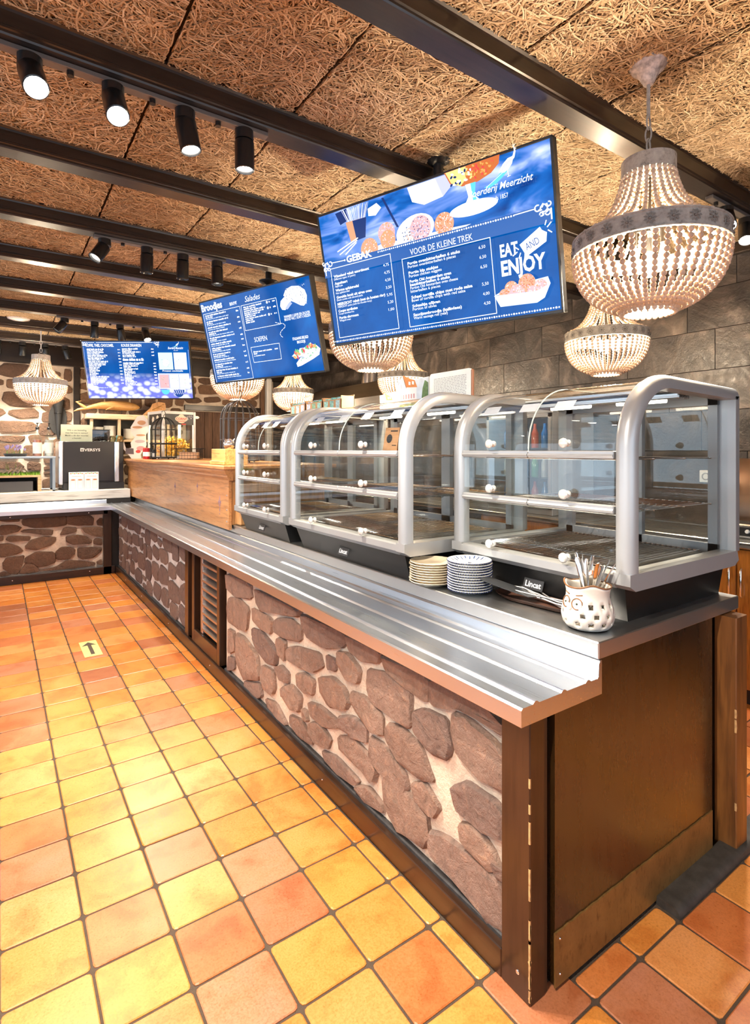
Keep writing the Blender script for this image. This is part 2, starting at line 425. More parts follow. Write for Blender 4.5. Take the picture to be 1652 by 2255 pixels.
floor = struct(MB().box(XL, XW + .1, YB, YW + .1, -.06, -.004).build('floor', m_mortar('floor_grout', (.085, .055, .035))))
_tile_cache = {}
def tile_mesh(w, d):
    key = (round(w, 3), round(d, 3))
    if key not in _tile_cache:
        c, n = min(.012, w * .2, d * .2), 3
        pts = []
        for cx, cy, a0 in ((w / 2 - c, d / 2 - c, 0), (-w / 2 + c, d / 2 - c, 90), (-w / 2 + c, -d / 2 + c, 180), (w / 2 - c, -d / 2 + c, 270)):
            for i in range(n):
                a = math.radians(a0 + 90 * i / (n - 1)); pts.append((cx + c * math.cos(a), cy + c * math.sin(a)))
        m = MB(); k = len(pts)
        V = [(x, y, -.006) for x, y in pts] + [(x, y, -.0022) for x, y in pts] + [(x * (1 - .006 / w), y * (1 - .006 / d), 0) for x, y in pts]
        F = [(i, (i + 1) % k, k + (i + 1) % k, k + i) for i in range(k)] + [(k + i, k + (i + 1) % k, 2 * k + (i + 1) % k, 2 * k + i) for i in range(k)] + [tuple(range(2 * k, 3 * k))]
        m.add(V, F)
        _tile_cache[key] = m.mesh('floor_tile', TILE)
    return _tile_cache[key]
GAP = .0075
rest = MB()
def tile_at(x0, x1, y0, y1, near=True):
    w, d = x1 - x0 - GAP, y1 - y0 - GAP
    if w < .02 or d < .02: return
    if near:
        o = link('floor_tile', tile_mesh(w, d), floor, ((x0 + x1) / 2, (y0 + y1) / 2, rnd.uniform(-.0006, .0006)))
        o.rotation_euler = (rnd.uniform(-.0025, .0025), rnd.uniform(-.0025, .0025), rnd.uniform(-.006, .006))
    else:
        cx, cy = (x0 + x1) / 2, (y0 + y1) / 2
        rest.add([(cx + a * w / 2, cy + b * d / 2, z) for z in (-.006, 0) for a, b in ((-1, -1), (1, -1), (1, 1), (-1, 1))],
                 ((4, 5, 6, 7), (0, 1, 5, 4), (1, 2, 6, 5), (2, 3, 7, 6), (3, 0, 4, 7)))
for i in range(-16, 19):
    for j in range(-18, 36):
        x0, x1, y0, y1 = TX0 + i * PX, TX0 + (i + 1) * PX, TY0 + j * PY, TY0 + (j + 1) * PY
        if y0 > 7.04 or x1 > XW: continue
        y1 = min(y1, 7.045)
        if x0 > 1.10 and y0 >= .94:                 # behind the counter
            if x0 < 2.35: continue
            tile_at(x0, x1, y0, y1, False); continue
        if x1 > 1.14 and y1 > .935 and x0 < 2.35:   # cut along the counter
            if x0 < 1.1 and y0 > .86: x1 = 1.138
            elif x0 < 1.1: pass
            else:
                if x0 > 1.70: continue              # dark cove strip lies here
                y1 = .932
        near = (-.45 < x0 < 1.1 and .6 < y0) or (x0 > 1.0 and .1 < y0 < .95 and x0 < 2.6) or (.2 < x0 <= 1.1 and .3 < y0 <= .7)
        tile_at(x0, x1, y0, y1, near)
for i in range(8, 11):                              # full tiles in front of the cove strip
    pass
tag(rest.build('floor_tiles', TILE, floor), kind='stuff')
# dark cove strip of slate tile at the counter's end
m = MB()
cove = [(.859, .0), (.864, .014), (.872, .022), (.884, .024), (.936, .024), (.936, -.004), (.859, -.004)]
m.prism(cove, 1.735, 2.9, 'x')
struct(m.build('baseboard_right', plain('dark_cove_tile', (.045, .038, .032), .55, nz=(30, .35), bp=(220, .2)), smooth=40))

# ---- ceiling of wood-wool boards
ceiling = struct(MB().box(XL, XW + .1, YB, YW + .1, ZC + .012, ZC + .08).build('ceiling', plain('ceiling_backing', (.035, .024, .015), .9, nz=(30, .3))))
BW_X = .5025
def strand_panel(w, d, seed, dens=8200):
    r = random.Random(seed); m = MB()
    m.box(-w / 2, w / 2, -d / 2, d / 2, .0, .012)
    n = int(dens * w * d)
    V, F = [], []
    for q in range(n):
        L = r.uniform(.05, .14); a = r.uniform(0, PI); bend = r.uniform(-1.0, 1.0); wd = r.uniform(.0012, .0030)
        x, y = r.uniform(-w / 2, w / 2), r.uniform(-d / 2, d / 2); z = -r.uniform(.0005, .014)
        seg = 3; px, py = x, y; o = len(V); tilt = r.uniform(-.002, .002)
        ok = True; pts = []
        for k in range(seg + 1):
            t = a + bend * (k / seg - .5); pts.append((px, py, t))
            px += math.cos(t) * L / seg; py += math.sin(t) * L / seg
        mx, my = pts[1][0] - x + pts[2][0] - x, pts[1][1] - y + pts[2][1] - y
        for k, (qx, qy, t) in enumerate(pts):
            qx = max(-w / 2, min(w / 2, qx - mx / 2)); qy = max(-d / 2, min(d / 2, qy - my / 2))
            nx, ny = -math.sin(t) * wd, math.cos(t) * wd
            zz = z + tilt * (k - 1.5)
            V.append((qx + nx, qy + ny, zz)); V.append((qx - nx, qy - ny, zz - .0006))
        for k in range(seg): F.append((o + 2 * k, o + 2 * k + 1, o + 2 * k + 3, o + 2 * k + 2))
    m.add(V, F, 1)
    return m.mesh('ceiling_panel', [plain('panel_core', (.10, .065, .035), .9, nz=(60, .4)), STRAND])
BEAMS = [-1.80, -1.03, -.265, .50, 1.27, 2.035, 2.80, 3.588, 4.375, 5.21, 5.99, 6.82, 7.62]
edges = [YB] + BEAMS + [YW]
panel_meshes = [strand_panel(BW_X - .015, .80, s) for s in (1, 2, 3)]
for bi in range(len(edges) - 1):
    y0, y1 = edges[bi], edges[bi + 1]
    for i in range(-7, 9):
        x0 = -.012 + i * BW_X
        if x0 + BW_X > XW + .05: continue
        far = y1 < .3 or x0 + BW_X < -.6
        if far: continue
        o = link('ceiling_panel', rnd.choice(panel_meshes), ceiling, (x0 + BW_X / 2, (y0 + y1) / 2 + .045, ZC + rnd.uniform(0, .002)))
        o.scale = (rnd.choice((-1, 1)), rnd.choice((-1, 1)) * (y1 - y0 - .02) / .80, 1)
# plain boards beyond the view
MB().box(XL, -.012 - BW_X, YB, YW, ZC, ZC + .012).box(-.012 - BW_X, XW, YB, .5, ZC, ZC + .012).build('ceiling_board', STRAND, ceiling)

# ---- dark beams, moulded along both lower edges
def beam(y0, name, dz=.100, w=.098, x0=XL, x1=XW):
    z0 = ZC
    near = [(-.010, 0), (-.010, -.012), (-.002, -.018), (0, -.026), (0, -dz + .030), (-.005, -dz + .026), (-.005, -dz + .017), (.001, -dz + .014), (.001, -dz + .006), (.004, -dz)]
    far = [(w - a, z) for a, z in near[::-1]]
    poly = [(y0 + a, z0 + z) for a, z in near + far]
    m = MB(); m.prism(poly, x0, x1, 'x')
    return struct(m.build(name, BEAM))
for i, y in enumerate(BEAMS): beam(y, 'trim_%d' % (i + 1))
m = MB().box(XL, XW, YW - .10, YW, 2.56, ZC, .006)
struct(m.build('trim_%d' % (len(BEAMS) + 1), BEAM))
m = MB().box(XW - .06, XW, .3, YW - .1, 2.755, ZC, .006)
struct(m.build('trim_%d' % (len(BEAMS) + 2), BEAM))

# ---- right wall: large slate-look tiles in running bond
wall_r = struct(MB().box(XW, XW + .12, YB, YW + .1, 0, ZC + .01).build('wall_right', m_mortar('slate_joint', (.03, .027, .025))))
TW, THH = .64, .2825
slate_mesh = MB().box(-.0125, 0, -TW / 2 + .0015, TW / 2 - .0015, -THH / 2 + .0015, THH / 2 - .0015, .0015).mesh('wall_tile', SLATE)
for r in range(10):
    z = 2.287 + .2825 * (1 - r) + THH / 2
    if z - THH / 2 < .6: continue
    off = (0, .5, .21, .7, .35, .9, .12)[r % 7] * TW
    y = 2.294 - 6 * TW + off
    while y < YW - .1:
        if y > .2 and z < 2.78:
            h = 1.0; zz = z
            if z + THH / 2 > 2.76: h = (2.76 - (z - THH / 2)) / THH; zz = z - THH / 2 + THH * h / 2
            ww = min(1.0, (YW - .02 - y) / TW)
            if ww > .1:
                o = link('wall_tile', slate_mesh, wall_r, (XW - .002, y + TW * ww / 2, zz)); o.scale = (1, ww, h)
        y += TW

# ---- rubble stone builder
def chaikin(p, n=1, k=.22):
    for _ in range(n):
        q = []
        for i in range(len(p)):
            a, b = p[i], p[(i + 1) % len(p)]
            q.append((a[0] + (b[0] - a[0]) * k, a[1] + (b[1] - a[1]) * k)); q.append((b[0] + (a[0] - b[0]) * k, b[1] + (a[1] - b[1]) * k))
        p = q
    return p
def stone(poly, plane, base, depth, parent, r, mat=None):
    """poly in plane coordinates; plane 'x' = faces -X at x=base, 'y' = faces -Y at y=base"""
    p = chaikin(poly, 1, .13)
    cx, cy = sum(a for a, b in p) / len(p), sum(b for a, b in p) / len(p)
    area = sum(p[i][0] * p[(i + 1) % len(p)][1] - p[(i + 1) % len(p)][0] * p[i][1] for i in range(len(p)))
    if area < 0: p = p[::-1]
    n = len(p); size = min(max(a for a, b in p) - min(a for a, b in p), max(b for a, b in p) - min(b for a, b in p))
    p = [(cx + (a - cx) * 1.05, cy + (b - cy) * 1.05) for a, b in p]
    V = []
    tx, tz = r.uniform(-.25, .25), r.uniform(-.25, .25)
    for k, (s, d) in enumerate(((1.04, -.006), (1.005, depth * .62), (.955, depth * .95), (.66, depth * 1.04), (.32, depth))):
        for a, b in p:
            j = .0 if k == 0 else .075 * size
            A, B = cx + (a - cx) * s + r.uniform(-j, j) * (1 if k else 0) * .6, cy + (b - cy) * s + r.uniform(-j, j) * .6
            D = d + (0 if k < 2 else r.uniform(-.12, .12) * depth + ((A - cx) * tx + (B - cy) * tz) * depth / max(size, .05))
            V.append((A, B, D))
    V.append((cx, cy, depth))
    F = []
    for k in range(4):
        for i in range(n): F.append((k * n + i, k * n + (i + 1) % n, (k + 1) * n + (i + 1) % n, (k + 1) * n + i))
    F += [(4 * n + i, 4 * n + (i + 1) % n, 5 * n) for i in range(n)]
    o3 = Vector((base - depth, cx, cy)) if plane == 'x' else Vector((cx, base - depth, cy))
    if plane == 'x': W = [(base - d - o3.x, a - cx, b - cy) for a, b, d in V]; F = [f[::-1] for f in F]
    else: W = [(a - cx, base - d - o3.y, b - cy) for a, b, d in V]
    m = MB(); m.add(W, F)
    loc = o3.copy(); q = parent
    while q is not None: loc -= q.location; q = q.parent
    return link('stone', m.mesh('stone', mat or STONE, 38), parent, loc)
def rubble(a0, a1, b0, b1, r, rows, wmin, wmax, gap=.022):
    """rows of rounded stones filling a rectangle"""
    out = []; tot = sum(rows); b = b0; ph = r.uniform(0, 6)
    wob = lambda q, z: (.028 * math.sin(q * 6.1 + ph) + .020 * math.sin(q * 13.7 + 2 * ph)) * min(1.0, max(0.0, (z - b0) / .1)) * min(1.0, max(0.0, (b1 - z) / .1))
    for h in rows:
        h = h * (b1 - b0) / tot; a = a0 - r.uniform(0, wmin * .5)
        while a < a1:
            w = r.uniform(wmin, wmax)
            if a + w > a1 + wmin * .4: w = a1 - a
            if w > .05:
                parts = [(a, a + w, b, b + h)]
                if h > .15 and w < wmax * .55 and r.random() < .35:
                    t = b + h * r.uniform(.4, .6); parts = [(a, a + w, b, t), (a, a + w, t, b + h)]
                for x0, x1, z0, z1 in parts:
                    x0, x1, z0, z1 = max(a0, x0 + gap / 2), min(a1, x1 - gap / 2), z0 + gap / 2, z1 - gap / 2
                    if x1 - x0 < .04: continue
                    dz = wob((x0 + x1) / 2, (z0 + z1) / 2); z0, z1 = z0 + dz, z1 + dz * r.uniform(.6, 1.2)
                    cx, cz, rw, rh = (x0 + x1) / 2, (z0 + z1) / 2, (x1 - x0) / 2, (z1 - z0) / 2
                    k = r.randint(6, 8); a00 = r.uniform(0, 1); poly = []
                    for i in range(k):
                        t = 2 * PI * (i + a00 + r.uniform(-.22, .22)) / k; c, s = math.cos(t), math.sin(t)
                        e = r.uniform(.55, .8)
                        poly.append((min(x1, max(x0, cx + rw * 1.14 * math.copysign(abs(c) ** e, c))), min(z1 + .01, max(z0 - .01, cz + rh * 1.14 * math.copysign(abs(s) ** e, s) + r.uniform(-.012, .012)))))
                    out.append(poly)
            a += w
        b += h
    return out

# ---- far wall of rubble stone with its dark post, door and slate end
wall_f = struct(MB().box(XL, XW + .1, YW, YW + .15, 0, ZC + .01).build('wall_far', m_mortar('wall_mortar', (.66, .53, .41))))
r = random.Random(21)
rows = [.15, .19, .14, .2, .13, .17, .15, .2, .14, .18]
for poly in rubble(-1.6, .84, .78, 2.55, r, rows, .17, .44, .044): stone(poly, 'y', YW, r.uniform(.018, .03), wall_f, r, STONE_W)
for poly in rubble(.92, 2.30, .95, 2.55, r, rows, .17, .42, .044): stone(poly, 'y', YW, r.uniform(.018, .03), wall_f, r, STONE_W)
for poly in rubble(2.30, 3.50, 2.13, 2.55, r, [.13, .16, .12], .17, .38, .044): stone(poly, 'y', YW, r.uniform(.018, .03), wall_f, r, STONE_W)
struct(MB().box(.84, .915, YW - .05, YW + .02, 0, 2.57, .004).build('trim_20', BEAM))
struct(MB().box(2.30, 3.52, YW - .06, YW + .02, 2.04, 2.12, .004).build('trim_21', BEAM))
struct(MB().box(3.50, 3.56, YW - .08, YW, 0, 2.56, .004).build('trim_22', wood('door_jamb_wood', (.12, .06, .03), (.2, .1, .05), 'Z')))
# door: rough brown planks
dm = wood('rough_barn_plank', (.055, .024, .012), (.17, .085, .045), 'Z', .7, .9)
door = struct(MB().box(2.33, 3.50, YW - .012, YW, 0, 2.03).build('door_1', dm))
x = 2.335
while x < 3.48:
    w = min(rnd.uniform(.10, .14), 3.495 - x)
    link('plank', MB().box(0, w - .004, -.022 - rnd.uniform(0, .004), 0, .01, 2.02, .003).mesh('plank', dm), door, (x, YW - .012, 0)); x += w
hm = plain('pale_hinge_metal', (.6, .58, .52), .4, .5)
MB().prism([(2.34, 1.905), (2.50, 1.915), (2.52, 1.935), (2.50, 1.955), (2.34, 1.965)], YW - .045, YW - .036, 'y').build('door_hinge', hm, door)
# slate end of the far wall and a white pipe casing
e = struct(MB().box(3.74, XW, YW - .03, YW, 0, 2.6).build('wall_end', SLATE))
tag(MB().box(3.57, 3.66, YW - .16, YW - .04, 0, 2.6, .02).build('pipe_casing', plain('white_casing', (.75, .72, .68), .45, nz=(6, .05)), smooth=40), 'white boxed pipe casing standing beside the barn door', 'pipe')

# ---- left and back walls with wide window openings (out of view; daylight enters here)
wl = m_mortar('plaster_wall', (.55, .47, .38))
m = MB().box(XL - .15, XL, YB, YW, 0, .75).box(XL - .15, XL, YB, YW, 2.45, ZC + .08)
for y in (YB, -.2, 2.9, 6.0, YW - .3): m.box(XL - .15, XL, y, y + .3, .75, 2.45)
struct(m.build('wall_left', wl))
m = MB().box(XL, XW + .12, YB - .15, YB, 0, .75).box(XL, XW + .12, YB - .15, YB, 2.45, ZC + .08)
for x in (XL, -.9, 1.7, XW - .2): m.box(x, x + .3, YB - .15, YB, .75, 2.45)
struct(m.build('wall_back', wl))
# ------------------------------------------------------------------ serving counter
YN, YF = .944, 7.03            # near end, face of the far counter
counter = thing('serving_counter', 'long serving counter faced with rubble stone panels between dark brown wooden frames', 'counter', (1.16, 4.0, 0))
W = dict(parent=counter, world=True)
DARK = plain('dark_recess_board', (.012, .009, .007), .7, nz=(10, .3))
MB().box(1.216, 1.43, .963, 7.02, 0, .747).box(1.434, 2.10, .963, 8.0, 0, .847).box(2.10, 2.30, .972, 1.02, 0, .847).build('carcass', DARK, **W)  # last box is an added dark filler so the end gap looks black
MB().box(1.138, 1.163, 1.043, YF, 0, .080, .003).build('plinth', DBROWN_Y, **W)
MB().box(1.160, 1.20, 1.043, 3.34, 0, .094, .004).box(1.160, 1.20, 4.17, YF, 0, .094, .004).build('slate_ledge', plain('slate_ledge', (.03, .028, .028), .6, nz=(40, .4), bp=(90, .4)), **W)
MB().box(1.138, 1.198, YN, 1.043, 0, .749, .003).build('corner_post', DBROWN, **W)
MB().box(1.198, 1.214, YN + .004, 1.03, 0, .749, .002).build('corner_post', wood('dark_brown_edge_wood', (.02, .010, .005), (.05, .022, .010), 'Z', .4), **W)
# worn pale edge of the post
m = MB(); rr = random.Random(3); z = .012
while z < .60:
    h = rr.uniform(.008, .06); w = rr.uniform(.0008, .006) * (1.8 if z < .16 else .9 if z < .3 else .35)
    if rr.random() < (.25 if z < .3 else .65): z += h; continue
    q_ = rr.uniform(.2, .8); m.prism([(1.1372, z), (1.1372 + w * .4, z + h * .1), (1.1372 + w, z + h * q_), (1.1372 + w * .3, z + h * .9), (1.1372, z + h * 1.1)], YN - .0006, YN + .004, 'y')
    m.prism([(YN - .0006, z), (YN + w * .5, z + h * .15), (YN + w * .9, z + h * (1 - q_)), (YN + w * .3, z + h * .85), (YN - .0006, z + h * 1.1)], 1.1374, 1.141, 'x')
    z += h * rr.uniform(.7, 1.3)
m.build('worn_edge', plain('bare_chipped_wood', (.55, .33, .14), .7, nz=(60, .3)), **W)
# screws
def screw(x, y, z, r=.007, parent=counter, plane='x'):
    m = MB(); V = []
    prof = [(0, .0025), (r * .55, .0028), (r, .001), (r, -.004)]
    m.lathe(prof, 12)
    m.v = [(-c, a, b) if plane == 'x' else (a, -c, b) for a, b, c in m.v]
    m.v = [(a + x, b + y, c + z) for a, b, c in m.v]
    m.build('screw', CHROME, parent, 40, world=True)
screw(1.138, .985, .062, .006)
for y in (2.05, 3.55, 4.6, 5.6, 6.4): screw(1.138, y, .045, .004)
# stone panels
p1 = MB().box(1.178, 1.215, 1.043, 3.345, .08, .749).build('stone_panel', MORTAR, **W)
rs = random.Random(5)
for poly in NEAR_STONES:
    poly = [(max(1.05, min(3.335, a)), max(.088, min(.748, b))) for a, b in poly]
    stone(poly, 'x', 1.178, rs.uniform(.014, .021), p1, rs)
p2 = MB().box(1.178, 1.215, 4.175, YF, .08, .749).build('stone_panel', m_mortar('pale_mortar', (.60, .54, .50)), **W)
for poly in rubble(4.19, YF - .03, .095, .745, rs, [.14, .16, .13, .15], .17, .36, .036): stone(poly, 'x', 1.178, rs.uniform(.009, .014), p2, rs, STONE_M)
# louvred vent between the panels
MB().box(1.150, 1.20, 4.09, 4.172, .08, .749, .003).build('frame_stile', DBROWN, **W)
MB().box(1.150, 1.20, 3.939, 3.994, .08, .749, .003).build('frame_stile', DBROWN, **W)
MB().box(1.150, 1.20, 3.403, 3.450, .08, .749, .003).build('frame_stile', DBROWN, **W)
MB().box(1.150, 1.175, 3.450, 3.939, .08, .175, .003).build('frame_rail', DBROWN_Y, **W)
vent = MB().box(1.212, 1.218, 3.45, 3.94, .175, .749).build('louvre_vent', DARK, **W)
sm = m_steel('vent_aluminium', 'Y', .35, (.55, .5, .48))
MB().box(1.165, 1.21, 3.794, 3.84, .175, .749, .004).build('vent_stile', sm, vent, world=True)
slat = MB().prism([(-.024, -.012), (-.019, -.012), (-.019, .0), (.018, .016), (.018, .020), (-.024, .002)], -.172, .172, 'y').mesh('louvre_slat', sm)
for i in range(10):
    link('louvre_slat', slat, vent, Vector((1.188, 3.622, .215 + i * .056)) - counter.location - vent.location)
# end of the counter
PANEL = N('brown_varnished_panel')
_v = PANEL.co('Object', (3, 3, .6)); _f = PANEL.noise(_v, 6, 6, .7); _g = PANEL.noise(PANEL.co('Object', (1, 1, .25)), 90, 3, .8)
PANEL.set(Base_Color=PANEL.mix(.7, PANEL.ramp(_f, [(.3, (.013, .0058, .0014)), (.7, (.034, .0150, .0036))]), PANEL.ramp(_g, [(.25, (.25, .2, .2)), (.40, (1, 1, 1))]), 'MULTIPLY'),
          Roughness=PANEL.ramp(_f, [(.3, (.22,) * 3), (.7, (.34,) * 3)]))
PANEL.b.inputs['Coat Weight'].default_value = .7; PANEL.b.inputs['Coat Roughness'].default_value = .22
MB().prism([(1.230, .012), (2.118, .012), (2.118, .848), (1.434, .848), (1.434, .747), (1.230, .747)], .937, .962, 'y').build('end_panel', PANEL.m, **W)
KICK = N('rusted_kick_plate')
_v = KICK.co(); _f = KICK.noise(_v, 9, 6, .7); _g = KICK.noise(KICK.co('Object', (1, 1, .35)), 60, 4, .7)
KICK.set(Base_Color=KICK.mix(.6, KICK.ramp(_f, [(.3, (.16, .082, .022)), (.7, (.28, .15, .045))]), KICK.ramp(_g, [(.30, (.25, .13, .06)), (.46, (1, 1, 1))]), 'MULTIPLY'), Roughness=.45, Metallic=.35)
m = MB(); rr = random.Random(9); n = 46; top = []
for i in range(n + 1):
    x = 1.226 + (2.112 - 1.226) * i / n; top.append((x, .156 + rr.uniform(-.0016, .0016)))
m.prism([(2.112, .010), (1.226, .010)][::-1] + top[::-1], .9325, .937, 'y')
m.build('kick_plate', KICK.m, **W)
for z in (.04, .135): screw(1.246, .9325, z, .004, plane='y')
# rough-sawn post at the back end of the counter
wp = thing('timber_post', 'chamfered brown timber post supporting the end of the steel worktop', 'post', (2.215, .916, 0))
MB().prism([(2.172, .884), (2.176, .880), (2.256, .880), (2.260, .884), (2.260, .952), (2.172, .952)], 0, .846, 'z').build('post', wood('weathered_brown_timber', (.10, .036, .009), (.24, .095, .022), 'Z', .42, .8, .2), wp, world=True)
m = MB(); z = .02
while z < .84:
    h = rr.uniform(.02, .12); w = rr.uniform(.001, .007)
    if rr.random() < .8: z += h; continue
    m.prism([(2.1715, z), (2.1715 + w, z + h * .4), (2.1715, z + h)], .8795, .886, 'y'); z += h * 1.1
m.build('worn_edge', plain('bare_chipped_wood', (.55, .33, .14), .7), wp, world=True)

# ---- steel worktop and ribbed tray rail
wt = tag(MB().box(1.414, 2.307, .927, 8.0, .849, .898, .003).build('steel_worktop', m_steel('worktop_steel', 'Y', .33, (.70, .69, .67), .03), smooth=30),
         'brushed stainless steel worktop running the length of the counter', 'worktop')
def rail_profile(front, back, d=1):
    P_ = [(front, .749), (front, .792), (front + d * .005, .797)]
    for c in (1.1415, 1.2565, 1.3645):
        for t in (-.013, -.006, -.002, .002, .006, .013):
            P_.append((front + d * (c - 1.085 + t), .797 + (0 if abs(t) > .01 else .0065 if abs(t) < .004 else .005)))
    P_ += [(back - d * .018, .797), (back - d * .012, .803), (back - d * .009, .838), (back - d * .004, .846), (back + d * .004, .846), (back + d * .004, .749)]
    return P_
def rail(p, h0, h1, axis):
    m = MB(); m.prism(p, h0, h1, axis); m.f = m.f[2:]; m.m = m.m[2:]; n = len(p); o = len(m.v)
    for h in (h0, h1):                                  # end caps as strips under the profile
        for i in range(n - 2):
            (a, za), (b, zb) = p[i], p[i + 1]
            if abs(a - b) < 1e-5: continue
            mk = (lambda q, z: (q, h, z)) if axis == 'y' else (lambda q, z: (h, q, z))
            m.quad(mk(a, .749), mk(b, .749), mk(b, zb), mk(a, za))
    return m
RAILST = m_steel('tray_rail_steel', 'Y', .29, (.64, .69, .76), .02)  # slight blue in the steel colour stands for reflected screens and sky
m = rail(rail_profile(1.085, 1.425), .927, 7.335, 'y')
tr = tag(m.build('tray_rail', RAILST), 'ribbed stainless steel tray rail along the long stone counter', 'tray rail')
m = rail(rail_profile(6.985, 7.325), -3.2, 1.086, 'x')
tag(m.build('tray_rail', m_steel('far_rail_steel', 'X', .30, (.66, .70, .75), .025)), 'ribbed stainless steel tray rail along the short far counter', 'tray rail')

# ------------------------------------------------------------------ far counter (short leg of the L)
fc = thing('far_counter', 'short stone faced counter under the coffee machine at the end of the room', 'counter', (.0, 7.4, 0))
W2 = dict(parent=fc, world=True)
MB().box(-3.2, 1.13, 7.121, 7.33, 0, .747).box(-3.2, 1.36, 7.332, 7.95, 0, .850).build('carcass', DARK, **W2)
MB().box(-3.2, 1.134, 7.035, 7.06, 0, .088, .003).build('plinth', wood('dark_plinth_across', (.022, .010, .006), (.05, .02, .01), 'X', .38, .6), **W2)
MB().box(-3.2, 1.06, 7.035, 7.12, .700, .748, .003).build('top_rail', wood('dark_plinth_across', (.02,) * 3, (.05,) * 3, 'X'), **W2)
MB().box(1.012, 1.10, 7.035, 7.12, .0, .749, .003).build('corner_post', DBROWN, **W2)
MB().box(1.10, 1.20, 7.05, 7.12, .0, .747, .003).build('corner_post', DARK, **W2)
p3 = MB().box(-3.2, 1.012, 7.09, 7.12, .08, .70).build('stone_panel', MORTAR, **W2)
for poly in FAR_STONES: stone([(min(1.008, a), max(.092, min(.70, b))) for a, b in poly], 'y', 7.09, rs.uniform(.015, .022), p3, rs, STONE_W)
for poly in rubble(-1.3, .0, .095, .70, rs, [.12, .15, .12, .14], .2, .4, .03): stone(poly, 'y', 7.09, rs.uniform(.015, .022), p3, rs, STONE_W)
for x, z in ((.11, .725), (.86, .725), (.13, .045), (.87, .055)): screw(x, 7.035, z, .006, fc, 'y')
WW = wood('whitewashed_board', (.62, .60, .56), (.80, .78, .74), 'X', .55, .5)
tag(MB().box(-3.2, 1.36, 7.345, 8.05, .853, .962, .004).build('counter_board', WW), 'thick whitewashed wooden counter board under the coffee machine', 'counter top')
# ------------------------------------------------------------------ text and flat print helpers
_fonts = []
def text_mesh(body, size, align='LEFT', bold=0.0, shear=0.0, spacing=1.0, xs=1.0, res=2):
    """lettering as a flat mesh in the x-z plane, facing -y"""
    cu = bpy.data.curves.new('lettering', 'FONT')
    cu.body = body; cu.size = size; cu.align_x = align; cu.offset = bold * size; cu.shear = shear
    cu.space_character = spacing; cu.resolution_u = res; cu.fill_mode = 'FRONT'
    o = bpy.data.objects.new('lettering', cu); COL.objects.link(o)
    dg = bpy.context.evaluated_depsgraph_get(); dg.update()
    me = bpy.data.meshes.new_from_object(o.evaluated_get(dg), depsgraph=dg)
    bpy.data.objects.remove(o); bpy.data.curves.remove(cu)
    for v in me.vertices: v.co = (v.co.x * xs, 0, v.co.y)
    me.name = 'lettering'
    return me
def write(body, x, z, size, mat, parent, y=0.0, **k):
    me = text_mesh(body, size, **k); me.materials.clear(); me.materials.append(mat)
    return link('lettering', me, parent, (x, y, z))
def disc_poly(cx, cz, rx, rz, n=20, rot=0.0, a0=0, a1=2 * PI):
    out = []
    for i in range(n if abs(a1 - a0 - 2 * PI) < 1e-6 else n + 1):
        t = a0 + (a1 - a0) * i / n; a, b = rx * math.cos(t), rz * math.sin(t)
        out.append((cx + a * math.cos(rot) - b * math.sin(rot), cz + a * math.sin(rot) + b * math.cos(rot)))
    return out
class Print:
    """flat print: layered shapes facing -y, each colour one part"""
    def __init__(s, parent, y0=0.0): s.p = parent; s.y = y0; s.layer = 0; s.by = []
    def poly(s, pts, mat, lift=None):
        s.layer += 1
        s.by.append((mat, [(a, s.y - .00012 * s.layer if lift is None else s.y - lift, b) for a, b in pts]))
    def line(s, pts, w, mat, closed=False):
        n = len(pts)
        for i in range(n if closed else n - 1):
            (ax, az), (bx, bz) = pts[i], pts[(i + 1) % n]
            L = math.hypot(bx - ax, bz - az) or 1e-6; dx, dz = (bx - ax) / L * w / 2, (bz - az) / L * w / 2
            s.poly([(ax - dx - dz, az - dz + dx), (ax - dx + dz, az - dz - dx), (bx + dx + dz, bz + dz - dx), (bx + dx - dz, bz + dz + dx)], mat)
            s.layer -= 1
        s.layer += 1
    def done(s, name):
        groups = {}
        for m, v in s.by: groups.setdefault(m.name, (m, MB()))[1].add(v, (tuple(range(len(v))),))
        for m, b in groups.values():
            o = b.build(name, m, s.p)
        s.by = []

# ------------------------------------------------------------------ curved glass display cases
BASEB = plain('black_case_base', (.006, .006, .0065), .36, nz=(30, .3), bp=(400, .08))
CASEST = m_steel('case_steel', 'X', .28, (.6, .6, .6))
def arch(y0=0.0, z0=.124, inset=0.0):
    """end outline of the case from bottom front, up over the arch, to bottom back (y, z)"""
    r = .225
    pts = [(y0 + inset, z0)]
    cx, cz = y0 + r, .560
    for i in range(11):
        a = PI - (PI / 2) * i / 10
        pts.append((cx + (r - inset) * math.cos(a), cz + (r - inset) * math.sin(a) * 1.0))
    pts += [(y0 + .715 - inset, .772 - inset), (y0 + .73 - inset, .755 - inset), (y0 + .73 - inset, z0)]
    return pts
def sweep(m, path, sec, mi=0, closed=False):
    """sweep a section (x, out) along a planar (y, z) path; out points to the path's left side"""
    n, k = len(path), len(sec); V, F = [], []
    for i, (y, z) in enumerate(path):
        if closed: a, b = path[i - 1], path[(i + 1) % n]
        else: a, b = path[max(i - 1, 0)], path[min(i + 1, n - 1)]
        d = Vector((b[0] - a[0], b[1] - a[1])).normalized(); nx, nz = -d.y, d.x
        for sx, so in sec: V.append((sx, y + nx * so, z + nz * so))
    for i in range(n if closed else n - 1):
        j = (i + 1) % n
        for q in range(k):
            l = (q + 1) % k; F.append((i * k + q, i * k + l, j * k + l, j * k + q))
    if not closed: F.append(tuple(range(k))[::-1]); F.append(tuple(range((n - 1) * k, n * k)))
    m.add(V, F, mi)
